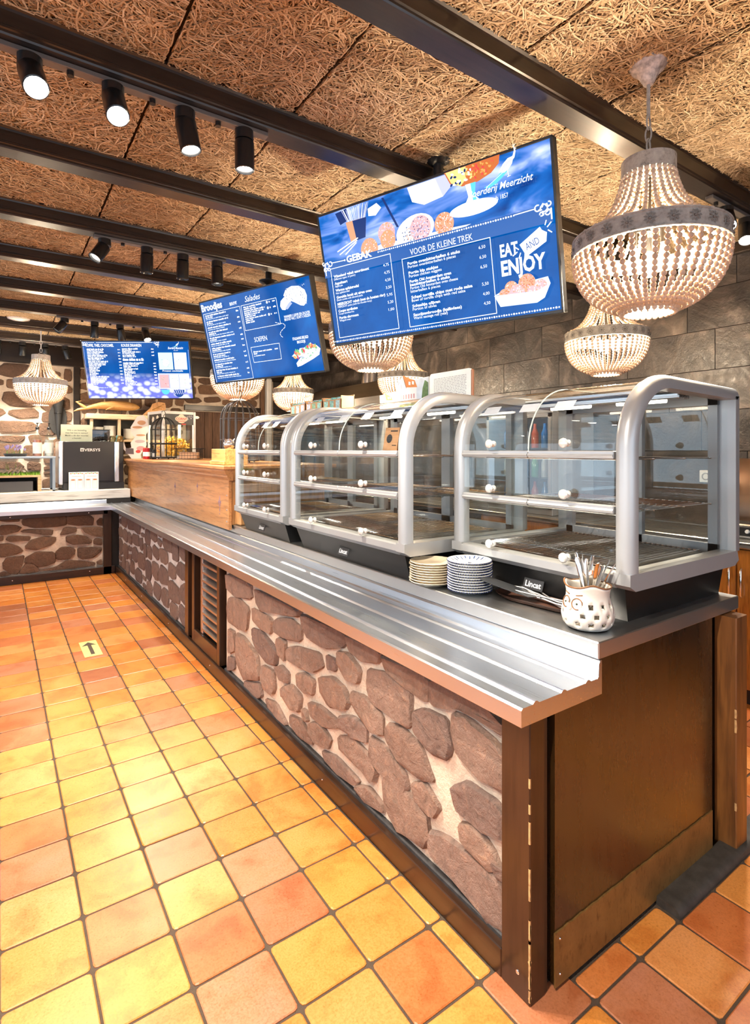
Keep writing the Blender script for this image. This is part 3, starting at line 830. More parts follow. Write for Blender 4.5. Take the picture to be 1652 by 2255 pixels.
def showcase(name, label, W_, loc, logo, group):
    t = thing(name, label, 'display case', loc, -PI / 2, group)
    D = .73
    # base
    m = MB()
    b = [(.050, .070, 0), (W_ - .050, .070, 0), (W_ - .050, D - .04, 0), (.050, D - .04, 0)]
    tpt = [(.035, .028, .118), (W_ - .035, .028, .118), (W_ - .035, D - .03, .118), (.035, D - .03, .118)]
    m.add(b + tpt, ((0, 3, 2, 1), (4, 5, 6, 7), (0, 1, 5, 4), (1, 2, 6, 5), (2, 3, 7, 6), (3, 0, 4, 7)))
    base = m.build('base', BASEB, t)
    lg = empty('badge', (W_ * .5, .0385, .050)); lg.parent = base
    lg.rotation_euler = (-.34, 0, 0)
    MB().box(-.045, .045, -.0035, 0, -.018, .022, .001).build('badge_plate', plain('badge_black', (.03, .03, .032), .3), lg)
    write('Lincat', 0, -.008, .030, plain('badge_white', (.85, .85, .85), .4), lg, -.0042, align='CENTER', bold=.018)
    # the two arched end frames
    for x0, x1 in ((0, .058), (W_ - .058, W_)):
        w = x1 - x0
        sec = [(x0, -.030), (x0, .0), (x0 + w * .12, .010), (x0 + w * .35, .016), (x0 + w * .65, .016), (x0 + w * .88, .010), (x1, .0), (x1, -.030)]
        m = MB(); sweep(m, arch(.016, .1655), sec); m.build('end_frame', ALU, t, 45)
        m = MB(); m.prism([(.0, .130), (.0, .166), (D, .166), (D + .012, .130), (D - .02, .112), (.03, .112)], x0, x1, 'x')
        m.build('bottom_bar', ALU, t)
    # front sill, back frame and top strip
    m = MB(); m.prism([(.0, .132), (.0, .158), (.014, .162), (.05, .162), (.05, .112), (.018, .114)], .058, W_ - .058, 'x')
    m.build('front_sill', ALU, t, 30)
    m = MB(); m.box(.05, W_ - .05, .40, D - .004, .762, .778, .003)
    m.build('top_plate', CASEST, t)
    m = MB().box(.058, W_ - .058, .05, D - .01, .125, .148).build('floor_plate', CASEST, t)
    bk = MB()
    for x in (.058, W_ / 2 - .03, W_ / 2 + .005, W_ - .093): bk.box(x, x + .035, D - .03, D - .005, .148, .762)
    bk.box(.058, W_ - .058, D - .03, D - .005, .148, .185).box(.058, W_ - .058, D - .03, D - .005, .725, .762)
    bk.build('back_frame', plain('grey_door_frame', (.32, .32, .33), .4, .5), t)
    for k in (0, 1): MB().box(.06 + k * (W_ / 2 - .06), W_ / 2 + k * (W_ / 2 - .06), D - .02 + k * .006, D - .017 + k * .006, .18, .73).build('back_glass', GLASS, t)
    # rails: three tiers by two doors
    half = W_ / 2
    for z in (.348, .522):
        for k in (0, 1):
            m = MB().box(.060 + k * (half - .058), half - .002 + k * (half - .058), .004, .026, z, z + .026, .003)
            m.prism([(.0, z + .010), (.004, z + .016), (.004, z + .004)], .060 + k * (half - .058), half - .002 + k * (half - .058), 'x')
            m.build('door_rail', ALU, t)
    ap = arch(.016)
    for k in (0, 1):
        xa, xb = .062 + k * (half - .060), half - .002 + k * (half - .060)
        for z0, z1 in ((.160, .346), (.376, .520)):
            MB().box(xa, xb, .012, .016, z0, z1).build('door_glass', GLASS, t)
        m = MB(); pth = [(.016, .55)] + [q for q in ap[1:-3]] + [(.42, .785)]
        V, F = [], []
        for y, z in pth: V += [(xa, y, z), (xb, y, z)]
        for i in range(len(pth) - 1): F.append((2 * i, 2 * i + 1, 2 * i + 3, 2 * i + 2))
        m.add(V, F); m.build('curved_door_glass', GLASS, t, 60)
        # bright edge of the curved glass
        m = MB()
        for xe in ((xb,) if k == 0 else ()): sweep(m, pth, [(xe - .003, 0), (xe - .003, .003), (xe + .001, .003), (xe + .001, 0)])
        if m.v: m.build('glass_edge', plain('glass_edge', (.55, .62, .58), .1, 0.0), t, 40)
        for z in (.185, .400, .574):
            kb = MB(); cx = (xa + xb) / 2
            prof = [(0, .036), (.010, .036), (.0165, .031), (.0175, .026), (.014, .021), (.007, .017), (.006, .010), (.012, .007), (.0125, 0), (0, 0)]
            kb.lathe(prof, 16); kb.v = [(a + cx, .010 - c, b_ + z) for a, b_, c in kb.v]
            kb.build('door_knob', plain('pearl_knob', (.72, .71, .68), .22, .3), t, 45)
    # side glass in each arch
    for x in (.030, W_ - .030):
        pl = arch(.016, .160, .026); m = MB(); m.prism(pl, x - .002, x + .002, 'x')
        m.build('side_glass', GLASS, t)
    # wire shelves with dark grease tray on the floor
    for z, nm in ((.345, 'wire_shelf'), (.522, 'wire_shelf')):
        m = MB()
        for q in range(26):
            x = .075 + (W_ - .15) * q / 25; m.tube([(x, .05, z), (x, D - .05, z)], .0017, 4)
        for y in (.05, .27, .48, D - .05): m.tube([(.07, y, z - .003), (W_ - .07, y, z - .003)], .003, 5)
        m.build(nm, CHROME, t)
    m = MB().box(.09, W_ - .09, .07, D - .08, .150, .156, .002).build('bottom_tray', plain('dark_tray', (.05, .045, .04), .35, .7, nz=(20, .3)), t)
    r_ = MB()
    for q in range(30):
        x = .10 + (W_ - .20) * q / 29; r_.tube([(x, .08, .164), (x, D - .09, .164)], .0018, 4)
    for y in (.08, D - .09): r_.tube([(.095, y, .161), (W_ - .095, y, .161)], .003, 5)
    r_.build('bottom_rack', CHROME, t)
    # interior lamp housing under the roof, and the warming lamps
    MB().box(.075, W_ - .075, .44, .52, .738, .760, .004).build('lamp_housing', CASEST, t)
    for q in range(2):
        MB().tube([(W_ * (.3 + .4 * q) - .10, .48, .735), (W_ * (.3 + .4 * q) + .10, .48, .735)], .007, 8).build('lamp_tube', glow('case_lamp', (1.0, .90, .75), 9.0), t)
    # small menu cards clipped inside the curved doors
    for q, cx in enumerate((.18, .42, .62, .84)):
        if cx > .7 and W_ < .9: continue
        a = 1.95 - .0; y, z = .241 + .212 * math.cos(PI - .70), .560 + .212 * math.sin(.70)
        c_ = MB(); c_.add([(W_ * cx - .04, y, z), (W_ * cx + .04, y, z), (W_ * cx + .04, y + .028, z + .032), (W_ * cx - .04, y + .028, z + .032)], ((0, 1, 2, 3),))
        c_.build('menu_card', plain('grey_card', (.55, .56, .58), .6), t)
    return t
Z0 = .898
showcase('display_case', 'silver curved glass display case at the near end behind the owl jar', .80, (1.594, 1.738, Z0), 1, 'curved glass display cases')
showcase('display_case', 'widest silver curved glass display case, in the middle of the three', 1.075, (1.36, 2.84, Z0), 1, 'curved glass display cases')
showcase('display_case', 'silver curved glass display case beside the honey pine chest', .79, (1.356, 3.698, Z0), 1, 'curved glass display cases')
# ------------------------------------------------------------------ bead chandeliers
BEAD = N('whitewashed_bead'); _r = BEAD.n('NewGeometry').outputs['Random Per Island']
BEAD.set(Base_Color=BEAD.ramp(_r, [(0, (.46, .32, .22)), (.5, (.58, .43, .315)), (1, (.66, .52, .40))]), Roughness=.6)
BEAD.b.inputs['Subsurface Weight'].default_value = 0.0
BANDM = N('embossed_grey_band'); _v = BANDM.co(); _f = BANDM.noise(_v, 40, 5, .7)
BANDM.set(Base_Color=BANDM.ramp(_f, [(.30, (.12, .11, .10)), (.42, (.28, .255, .225)), (.7, (.42, .38, .335))]), Roughness=.65); BANDM.bump(_f, .5, .004)
BANDM = BANDM.m
BANDW = plain('embossed_white_band', (.52, .50, .46), .6, nz=(40, .25), bp=(60, .5))
BULB = glow('lit_bulb', (1.0, .82, .55), 30.0)
R0 = .252
def curve_pts(p0, p1, p2, n):
    return [tuple((1 - t) ** 2 * a + 2 * t * (1 - t) * b + t * t * c for a, b, c in zip(p0, p1, p2)) for t in (i / n for i in range(n + 1))]
def bead_strand(pts, rb, seg, rings, name):
    """beads threaded evenly along a profile (r, z) in the x-z plane"""
    m = MB(); acc = 0.0; step = rb * 1.93; nxt = rb
    for i in range(len(pts) - 1):
        a, b = Vector((pts[i][0], 0, pts[i][1])), Vector((pts[i + 1][0], 0, pts[i + 1][1])); L = (b - a).length
        while nxt <= acc + L:
            q = a + (b - a) * ((nxt - acc) / L); m.ball((q.x, 0, q.z), rb, seg, rings); nxt += step
        acc += L
    return m.mesh(name, BEAD.m, 60)
UPP = curve_pts((.084, .500), (.115, .325), (R0 - .006, .284), 24)
LOW = curve_pts((R0, .220), (R0 - .008, .062), (.085, .018), 24)
STR = {k: (bead_strand(UPP, .0088, s, g, 'upper_bead_strand'), bead_strand(LOW, .0098, s, g, 'lower_bead_strand')) for k, s, g in (('near', 10, 6), ('far', 6, 4))}
bottom_ring = MB()
for i in range(26): bottom_ring.ball((.086 * math.cos(2 * PI * i / 26), .086 * math.sin(2 * PI * i / 26), .010), .0095, 8, 5)
bottom_ring = bottom_ring.mesh('bead_ring', BEAD.m, 60)
def chandelier(label, loc, top, lod='near', white=False, power=1.0, rz=0.0):
    t = thing('bead_chandelier', label, 'chandelier', loc, rz, 'whitewashed bead chandeliers')
    bm = BANDW if white else BANDM
    H = top - loc[2]
    prof = [(R0 + .002, .222), (R0 + .006, .223), (R0 + .006, .228), (R0 + .003, .230), (R0 + .003, .275), (R0 + .006, .277), (R0 + .006, .282), (R0 + .002, .283), (R0 - .003, .283), (R0 - .003, .222), (R0 + .002, .222)]
    band = MB(); band.lathe(prof, 64); band = band.build('band', bm, t, 40)
    fl = MB()
    for i in range(24):                                   # embossed flowers round the band
        a = 2 * PI * i / 24; c = Vector((math.cos(a), math.sin(a), 0)); u = Vector((-math.sin(a), math.cos(a), 0)); q = c * (R0 + .0055) + Vector((0, 0, .2525))
        for k in range(9):
            b = 2 * PI * k / 9; d = u * math.cos(b) + Vector((0, 0, 1)) * math.sin(b); e = u * -math.sin(b) + Vector((0, 0, 1)) * math.cos(b)
            fl.add([q + d * .006, q + d * .014 + e * .0035 + c * .003, q + d * .021, q + d * .014 - e * .0035 + c * .003], ((0, 1, 2, 3)[::-1],))
        fl.ball(tuple(q), .0055, 6, 4)
    fl.build('flower_relief', plain('relief_dark_grey', (.16, .145, .13), .6) if not white else bm, band, 50)  # petals in a darker grey on the grey bands
    tr_ = MB(); tr_.lathe([(.080, .555), (.090, .553), (.090, .500), (.083, .498), (.080, .500), (.080, .555)], 32); tr_.build('top_ring', bm, t, 40)
    td = MB(); td.lathe([(0, .522), (.081, .522), (.081, .528), (0, .528)], 32); td.build('light_stop_disc', bm, t)  # disc added to stop bulb light shining up onto the ceiling
    for k in range(3):
        a = 2 * PI * k / 3
        MB().tube([(.082 * math.cos(a), .082 * math.sin(a), .548), (.03 * math.cos(a), .03 * math.sin(a), .575), (0, 0, .585)], .0022, 5).build('hanger_wire', bm, t)
    for k in range(28):
        o = link('bead_strand', STR[lod][0], t); o.rotation_euler = (0, 0, 2 * PI * k / 28)
    for k in range(46):
        o = link('bead_strand', STR[lod][1], t); o.rotation_euler = (0, 0, 2 * PI * (k + .3) / 46)
    link('bead_ring', bottom_ring, t)
    # chain, stem and ceiling rose
    ch = MB(); z = .583
    for k in range(3):
        ring = []
        for i in range(14):
            b = 2 * PI * i / 14; q = (.011 * math.cos(b), .026 * math.sin(b))
            ring.append((q[0], 0, z + .024 + q[1]) if k % 2 == 0 else (0, q[0], z + .024 + q[1]))
        ch.tube(ring, .0032, 6, closed=True); z += .042
    ch.build('chain', bm if not white else WHITE, t, 60)
    MB().tube([(0, 0, z), (0, 0, H - .06)], .0065, 8).build('stem', bm if not white else WHITE, t, 60)
    rs_ = MB(); rs_.lathe([(0, H - .075), (.016, H - .074), (.024, H - .058), (.034, H - .040), (.056, H - .018), (.064, H - .004), (.064, H)], 32)
    rs_.build('ceiling_rose', plain('mottled_rose', (.46, .40, .36), .5, nz=(55, .55)) if not white else WHITE, t, 60)
    # lamp holder cross and glowing bulbs
    lh = MB(); lh.tube([(0, 0, .50), (0, 0, .30)], .010, 8)
    bulbs = []
    for k in range(3):
        a = 2 * PI * k / 3 + .5; bx, by = .055 * math.cos(a), .055 * math.sin(a)
        lh.tube([(0, 0, .31), (bx, by, .295)], .005, 6); lh.tube([(bx, by, .295), (bx, by, .245)], .012, 8)
        bu = MB(); bu.lathe([(0, .150), (.012, .155), (.019, .175), (.019, .195), (.012, .222), (.009, .245), (0, .245)], 14, (bx, by, 0)); bu.build('bulb', BULB, t, 60)
    lh.build('lamp_holder', BLACKM, t, 60)
    l = bpy.data.lights.new('chandelier_light', 'POINT'); l.energy = CHAND_W * power; l.color = CHAND_WARM; l.shadow_soft_size = .05
    o = bpy.data.objects.new('chandelier_light', l); COL.objects.link(o); o.parent = t; o.location = (0, 0, .115)
    return t
CZ = 1.930
chandelier('large bead chandelier with a grey band hanging nearest, above the near display case', (1.92, 1.062, CZ), ZC)
chandelier('bead chandelier hanging against the slate wall, below and behind the largest one', (3.27, 2.09, CZ), ZC, 'far', rz=.2)
chandelier('bead chandelier half hidden behind the lower edge of the largest menu screen', (1.89, 2.79, CZ), ZC, 'near', rz=.4)
chandelier('bead chandelier behind the farmhouse picture, with its upper part in view', (3.36, 4.38, CZ), ZC, 'far', rz=.1)
chandelier('bead chandelier half hidden behind the lower edge of the middle menu screen', (1.93, 5.17, CZ), ZC, 'far', rz=.3)
chandelier('bead chandelier beside the white pipe casing, behind the cup holder boxes', (3.09, 6.32, CZ), ZC, 'far', rz=.5)
chandelier('white bead chandelier hanging alone in front of the rubble stone wall', (.39, 7.02, CZ), ZC, 'far', True, .9, .15)

# ------------------------------------------------------------------ track spotlights
SPOTB = plain('black_spot_body', (.012, .012, .013), .28, .2)
LENS = glow('lit_spot_lens', (1.0, .93, .82), 45.0)
DIM = glow('dim_spot_lens', (1.0, .93, .82), 4.0)
def spot(label, loc, aim, power=1.0, lit=True, cone=80, group='track spotlights'):
    """loc = underside of the track; aim = direction of the beam"""
    t = thing('track_spotlight', label, 'spotlight', loc, 0, group)
    MB().lathe([(0, 0), (.036, 0), (.036, -.038), (0, -.038)][::-1], 20).build('mount', SPOTB, t, 40)
    d = Vector(aim).normalized(); q = d.to_track_quat('-Z', 'Y')
    hd = MB(); hd.lathe([(0, .008), (.034, .006), (.038, 0), (.038, -.105), (.034, -.108), (.031, -.100), (.031, -.085), (0, -.085)][::-1], 24)
    h = hd.build('spot_head', SPOTB, t, 40); h.rotation_mode = 'QUATERNION'; h.rotation_quaternion = q; h.location = Vector((0, 0, -.036)) + d * .012
    ln = MB(); ln.lathe([(0, -.0875), (.030, -.0875)], 20); ln.build('lens', LENS if lit else DIM, h)
    if power > 0:
        l = bpy.data.lights.new('spot_light', 'SPOT'); l.energy = SPOT_W * power; l.color = SPOT_WARM; l.spot_size = math.radians(cone); l.spot_blend = .45; l.shadow_soft_size = .03
        o = bpy.data.objects.new('spot_light', l); COL.objects.link(o); o.parent = h; o.location = (0, 0, -.112)
    return t
def track(label, x0, x1, y, z, knobs):
    tm = plain('bronze_track', (.16, .14, .13), .35, .4)
    t = tag(MB().box(-(x1 - x0) / 2, (x1 - x0) / 2, -.018, .018, -.018, 0, .002).build('light_track', tm), label, 'light track', 'ceiling light tracks')
    t.location = ((x0 + x1) / 2, y, z)
    for x in knobs:
        MB().lathe([(0, -.034), (.011, -.034), (.011, -.018), (0, -.018)], 10, (x - (x0 + x1) / 2, 0, 0)).build('end_knob', SPOTB, t, 40)
BZ = ZC - .100
DN = (0, 0, -1)
y1 = BEAMS[5] + .049
track('light track under the beam nearest the top corner of the room', -.05, .90, y1, BZ, (.20, .46, .70))
spot('lit spotlight at the outer end of the track nearest the viewer', (.085, y1, BZ - .018), (.15, -.75, -1), 1.3)
spot('lit spotlight second on the nearest track, shining at the viewer', (.330, y1, BZ - .018), (.05, -.65, -1), 1.3)
spot('lit spotlight third on the nearest track, tilted to the floor', (.575, y1, BZ - .018), (.15, -.15, -1), 1.0)
spot('straight hanging spotlight last on the nearest track, lens hidden', (.805, y1, BZ - .018), (.02, 0, -1), .9)
y3 = BEAMS[7] + .049
track('light track with four spotlights under the middle beam', .47, 1.27, y3, BZ, (.63, .88, 1.10))
spot('spotlight tilted sideways at the outer end of the middle track', (.530, y3, BZ - .018), (-.45, -.25, -.75), 1.0, False)
spot('straight spotlight second on the middle track', (.770, y3, BZ - .018), (0, .08, -1), .9, False)
spot('straight spotlight third on the middle track', (.990, y3, BZ - .018), (0, .1, -1), .9, False)
spot('spotlight with glowing rim at the inner end of the middle track, near the screen pole', (1.215, y3, BZ - .018), (0, -.05, -1), .9, False)
y7 = BEAMS[10] + .049
track('light track above the far menu screen', .46, 1.32, y7, BZ, (.68, .93, 1.15))
spot('spotlight tilted aside at the outer end of the track above the far screen', (.53, y7, BZ - .018), (-.5, -.1, -.7), .8, False)
spot('straight spotlight second on the track above the far screen', (.79, y7, BZ - .018), (0, .25, -1), .8, False)
spot('slanted spotlight third on the track above the far screen', (1.02, y7, BZ - .018), (.25, .3, -1), .8, False)
spot('brightly lit spotlight at the inner end of the track above the far screen', (1.26, y7, BZ - .018), (.1, -.5, -.8), .9)
y8 = BEAMS[12] + .049
track('light track by the far stone wall, behind the white chandelier', -.35, .85, y8, BZ, (.12, .36, .58))
for i, (x, a) in enumerate(((.0, (0, .3, -1)), (.24, (0, .25, -1)), (.47, (.1, .3, -1)), (.68, (.35, .2, -1)))):
    spot(('short spotlight at the picture edge on the track by the stone wall', 'straight spotlight between the picture edge and the white chandelier', 'spotlight seen just behind the chain of the white chandelier', 'slanted spotlight at the inner end of the track by the stone wall')[i], (x, y8, BZ - .018), a, .75, i < 2)
y0 = BEAMS[4] + .049
track('light track under the beam beside the large near chandelier', 2.95, 3.75, y0, BZ, (3.02, 3.55))
spot('bright spotlight just beyond the rim of the large near chandelier', (3.13, y0, BZ - .018), (-.55, -.35, -.75), 1.0)
spot('bright spotlight at the picture edge behind the large near chandelier', (3.37, y0, BZ - .018), (-.45, -.2, -.85), 1.0)
yq = BEAMS[3] + .049
track('light track under the beam above the viewer, out of the picture', -1.15, .05, yq, BZ, (-.8, -.2))
spot('spotlight above the viewer aimed at the stone counter front, outer one', (-.95, yq, BZ - .018), (1.0, .62, -1.05), 1.5, True, 70)
spot('spotlight above the viewer aimed at the stone counter front, inner one', (-.35, yq, BZ - .018), (.75, .75, -1.05), 1.5, True, 70)
yq = BEAMS[7] + .049
track('light track over the floor beside the long counter, out of the picture', -1.3, -.5, yq, BZ, (-1.1, -.7))
spot('spotlight over the open floor aimed at the middle of the stone counter', (-.9, yq, BZ - .018), (1.0, .15, -1.0), 1.5, True, 75)
# white round smoke detector
m = MB(); m.lathe([(0, -.035), (.05, -.034), (.10, -.02), (.11, -.004), (.11, 0)], 32)
o = tag(m.build('smoke_detector', WHITE, smooth=50), 'round white ceiling detector beside the white chandelier', 'detector'); o.location = (.18, 6.85, ZC - .008)
# ------------------------------------------------------------------ hanging menu screens
def scr(name, c, s=1.0):
    return plain('screen_' + name, (.004, .004, .005), .22, emis=c, estr=s)
SW, SB = scr('white', (.95, .97, 1.0), 1.0), scr('blue_ink', (.0, .05, .25))
S_PALE, S_LAV, S_DEEP = scr('pale', (.62, .72, .98)), scr('lavender', (.50, .52, .92)), scr('deep', (.0, .02, .13))
S_GOLD, S_AMBER, S_RED, S_BROWN = scr('gold', (.80, .62, .22)), scr('amber', (.52, .13, .03)), scr('red', (.80, .05, .05)), scr('crumb', (.62, .30, .16))
S_PINK, S_GREEN, S_TEAL, S_CREAM, S_ORANGE = scr('pink', (.75, .38, .40)), scr('green', (.10, .42, .14)), scr('teal', (.10, .55, .62)), scr('cream', (.85, .82, .78)), scr('orange', (.85, .33, .08))
S_MINT, S_CARD, S_GREY = scr('mint', (.55, .88, .82)), scr('card', (.80, .84, .95)), scr('grey', (.35, .40, .62))
def screen_mat(name, kind):
    k = N(name); v = k.co('Object', (1, 1, 1)); f = k.noise(v, 3.0, 5, .6, .5); g = k.noise(v, 60, 2, .5)
    blue = k.ramp(f, [(.3, (.0, .048, .22)), (.6, (.0, .078, .33)), (.8, (.0, .12, .44))])
    if kind == 'photo':
        s = k.n('SeparateXYZ'); k.l(k.co('Object'), s.inputs[0])
        sc = k.noise(k.co('Object', (1.6, 1, 4.5)), 2.2, 3, .5, .8)
        pic = k.ramp(sc, [(.30, (.0, .035, .20)), (.45, (.01, .12, .46)), (.58, (.16, .28, .70)), (.72, (.62, .70, 1.0))])
        edge = k.ramp(s.outputs[2], [(.075, (0, 0, 0)), (.105, (1, 1, 1))])
        blue = k.mix(edge, blue, pic)
    if kind == 'beans':
        s = k.n('SeparateXYZ'); k.l(k.co('Object'), s.inputs[0])
        vo = k.n('TexVoronoi'); k.l(k.co('Object', (1, 1, 1.35)), vo.inputs[0]); vo.inputs['Scale'].default_value = 13.0
        pic = k.ramp(vo.outputs['Distance'], [(.10, (1.0, 1.0, 1.0)), (.40, (.66, .70, 1.0)), (.66, (.16, .18, .66))])
        mp = k.n('MapRange'); k.l(s.outputs[2], mp.inputs[0]); mp.inputs[1].default_value = -.03; mp.inputs[2].default_value = -.16
        blue = k.mix(mp.outputs[0], blue, pic)
    k.set(Base_Color=(.002, .002, .003), Emission_Color=blue, Roughness=.08); k.b.inputs['Specular IOR Level'].default_value = .18; k.b.inputs['Emission Strength'].default_value = 1.0
    return k.m
TW_, TH_ = 1.230, .672
def tvx(u): return (u - .5) * TW_
def tvz(v): return (.5 - v) * TH_
def tv(label, ctr, n, kind):
    n = Vector(n).normalized(); u = Vector((-n.y, n.x, 0)).normalized(); y = -n; z = u.cross(y)
    t = thing('menu_screen', label, 'screen', (0, 0, 0), 0, 'hanging menu screens')
    M_ = Matrix((u, y, z)).transposed().to_4x4(); M_.translation = Vector(ctr)
    t.matrix_world = M_
    b = MB()
    fr = .011
    x1, z1 = TW_ / 2, TH_ / 2
    b.box(-x1, x1, -.004, .045, z1 - fr, z1, .002).box(-x1, x1, -.004, .045, -z1, -z1 + fr * 1.3, .002).box(-x1, -x1 + fr, -.004, .045, -z1, z1, .002).box(x1 - fr, x1, -.004, .045, -z1, z1, .002)
    b.box(-x1 + .01, x1 - .01, .004, .048, -z1 + .01, z1 - .01).box(-.30, .30, .04, .085, -.22, .16, .01)
    b.build('housing', plain('screen_bezel', (.03, .029, .028), .3, .4), t)
    s = MB(); s.quad((-x1 + fr, 0, -z1 + fr), (x1 - fr, 0, -z1 + fr), (x1 - fr, 0, z1 - fr), (-x1 + fr, 0, z1 - fr))
    so = s.build('screen', screen_mat('screen_' + kind, kind), t)
    return t, so
def fit(body, u0, u1, v, vh, parent, mat=None, y=-.0022, **k):
    """lettering fitted between u0..u1 with capital height vh, baseline at v"""
    me = text_mesh(body, 1.0, **k); xs_ = [q.co.x for q in me.vertices]; a, b = min(xs_), max(xs_)
    sx = (u1 - u0) * TW_ / (b - a); sz = vh * TH_ / .69
    for q in me.vertices: q.co = ((q.co.x - a) * sx, 0, q.co.z * sz)
    me.materials.clear(); me.materials.append(mat or SW)
    return link('lettering', me, parent, (tvx(u0), y, tvz(v)))
def greek(pr, u, v, n, vh, r, cw=.0062, mat=None):
    """one line of print too small to read: word-shaped strokes"""
    x = u; end = u + n * cw
    while x < end:
        w = r.randint(2, 9) * cw; w = min(w, end - x)
        q = x
        while q < x + w - cw * .4:                       # letter-like blocks
            h = vh * r.choice((1, 1, 1, 1.35)); pr.poly([(tvx(q), tvz(v)), (tvx(q + cw * .78), tvz(v)), (tvx(q + cw * .78), tvz(v - h)), (tvx(q), tvz(v - h))], mat or SW); pr.layer -= 1
            q += cw
        x += w + cw * .8
    return end
def frame(pr, pts, w=.0032): pr.line([(tvx(a), tvz(b)) for a, b in pts], w, SW, True)
def dots(pr, u0, u1, v, n, mat=None):
    for i in range(n):
        r = (.0040, .0032, .0046, .0036)[i % 4]
        pr.poly(disc_poly(tvx(u0 + (u1 - u0) * i / (n - 1)), tvz(v), r, r, 8), mat or SW); pr.layer -= 1
    pr.layer += 1
def swirl(pr, u, v, sx, sz=1, s=1.0):
    cx, cz = tvx(u), tvz(v)
    def arc(ox, oz, r, a0, a1): pr.line([(cx + sx * s * (ox + r * math.cos(a0 + (a1 - a0) * i / 10)), cz + sz * s * (oz + r * math.sin(a0 + (a1 - a0) * i / 10))) for i in range(11)], .0042 * s, SW)
    arc(.0, .0, .012, 0, 5.2); arc(.022, .004, .010, 3.2, 8.2); arc(-.012, -.016, .009, 1.0, 6.0); arc(.010, -.018, .006, 0, 5.0); arc(-.018, .010, .007, 1.5, 6.5)
    for a in range(5):
        b = 2 * PI * a / 5; pr.poly(disc_poly(cx + sx * s * .014 * math.cos(b), cz + sz * s * (.014 * math.sin(b) - .004), .008 * s, .0035 * s, 8, b), SW)
def bird(pr, u, v, s):
    """peacock emblem"""
    cx, cz = tvx(u), tvz(v)
    T = lambda L: [(cx + a * s, cz + b * s) for a, b in L]
    pr.poly(T([(-1.0, -.62), (-.62, -.52), (-.30, -.32), (.0, -.10), (.20, .22), (.34, .30), (.42, .20), (.36, -.02), (.20, -.22), (-.02, -.40), (-.40, -.62), (-.75, -.70)]), S_TEAL)
    pr.poly(T([(-.22, -.16), (.02, .14), (.28, .32), (.46, .34), (.52, .22), (.46, .04), (.28, -.14), (.06, -.24)]), SW)
    pr.poly(T([(.44, .32), (.52, .36), (.60, .56), (.58, .70), (.66, .66), (.72, .62), (.66, .60), (.67, .50), (.60, .26), (.50, .18)]), SW)
    for a in (-.04, .03, .10): pr.line(T([(.58, .68), (.58 + a, .82)]), .012 * s, SW)
    pr.line(T([(.22, -.16), (.26, -.44), (.20, -.46), (.34, -.44)]), .03 * s, SW)
    for i in range(9):
        t = i / 8; x0, z0 = -.85 + t * .95, -.60 + t * .46
        pr.line(T([(x0, z0 - .03), (x0 + .16, z0 + .05)]), .018 * s, SW)
    for i in range(5): pr.line(T([(-.02 + i * .09, -.10 + i * .055), (.14 + i * .08, .14 + i * .03)]), .012 * s, S_DEEP)

# --- largest screen: cakes and snacks
t1, s1 = tv('largest menu screen, with a drinks and snacks photo above two price lists', (1.629, 1.955, 2.334), (-.925, -.312, -.2176), 'photo')
pr = Print(s1, -.0006)
r = random.Random(4)
U = lambda L: [(tvx(a), tvz(b)) for a, b in L]
# photo: bowl, toothpick cup, goblet, meatballs
pr.poly(U([(.10, .03), (.16, .02), (.17, .10), (.12, .12)]), S_DEEP)
pr.poly(U([(.455, .02), (.64, .02), (.635, .10), (.60, .145), (.52, .16), (.47, .12)]), S_CARD)
pr.poly(U([(.575, .02), (.64, .02), (.635, .10), (.60, .145)]), S_LAV)
pr.poly(U([(.335, .03), (.345, .03), (.40, .25), (.39, .25)]), S_DEEP)
pr.poly(U([(.265, .07), (.31, .05), (.33, .09), (.30, .13), (.265, .12)]), S_CARD)
for i in range(22): pr.line(U([(.165 + .0038 * i, .14), (.135 + .0065 * i + r.uniform(-.004, .004), .018 + r.uniform(0, .02))]), .0028, S_CARD if i % 3 else S_LAV)
pr.poly(U([(.150, .115), (.255, .120), (.240, .255), (.165, .262)]), S_BROWN)
pr.poly(U([(.185, .118), (.255, .120), (.240, .255), (.195, .260)]), S_DEEP)
for a in ((.09, .30, .20, .245), (.10, .325, .195, .26), (.13, .335, .19, .275)): pr.line(U([(a[0], a[1]), (a[2], a[3])]), .006, S_CREAM)
pr.poly(U([(.12, .385), (.20, .36), (.32, .33), (.45, .345), (.63, .352), (.70, .36), (.66, .375), (.30, .378)]), S_CARD)
def crumb_ball(u, v, ru, base, n, c2):
    pr.poly(disc_poly(tvx(u), tvz(v), ru * TW_, ru * TW_, 18), base)
    for _ in range(n):
        a, q = r.uniform(0, 6.28), ru * math.sqrt(r.random()) * .92
        pr.poly(disc_poly(tvx(u) + q * TW_ * math.cos(a), tvz(v) + q * TW_ * math.sin(a), .0035, .0026, 5, a), r.choice(c2)); pr.layer -= 1
    pr.layer += 1
crumb_ball(.252, .345, .043, S_BROWN, 60, (S_PINK, S_CREAM, S_ORANGE))
crumb_ball(.342, .268, .040, S_PINK, 60, (S_CREAM, S_BROWN, S_ORANGE))
crumb_ball(.345, .315, .036, S_BROWN, 50, (S_PINK, S_CREAM, S_ORANGE))
pr.poly(disc_poly(tvx(.47), tvz(.305), .085 * TW_, .055 * TW_, 24, .15), S_CREAM)
crumb_ball(.445, .315, .034, S_CARD, 60, (S_DEEP, S_GREY, S_BROWN))
crumb_ball(.495, .300, .045, S_PINK, 110, (S_DEEP, S_GREY, S_CARD, S_LAV))
crumb_ball(.595, .315, .040, S_BROWN, 90, (S_PINK, S_CREAM, S_AMBER))
pr.poly(U([(.615, .012), (.825, .012), (.82, .06), (.79, .10), (.74, .125), (.68, .125), (.635, .09)]), S_AMBER)
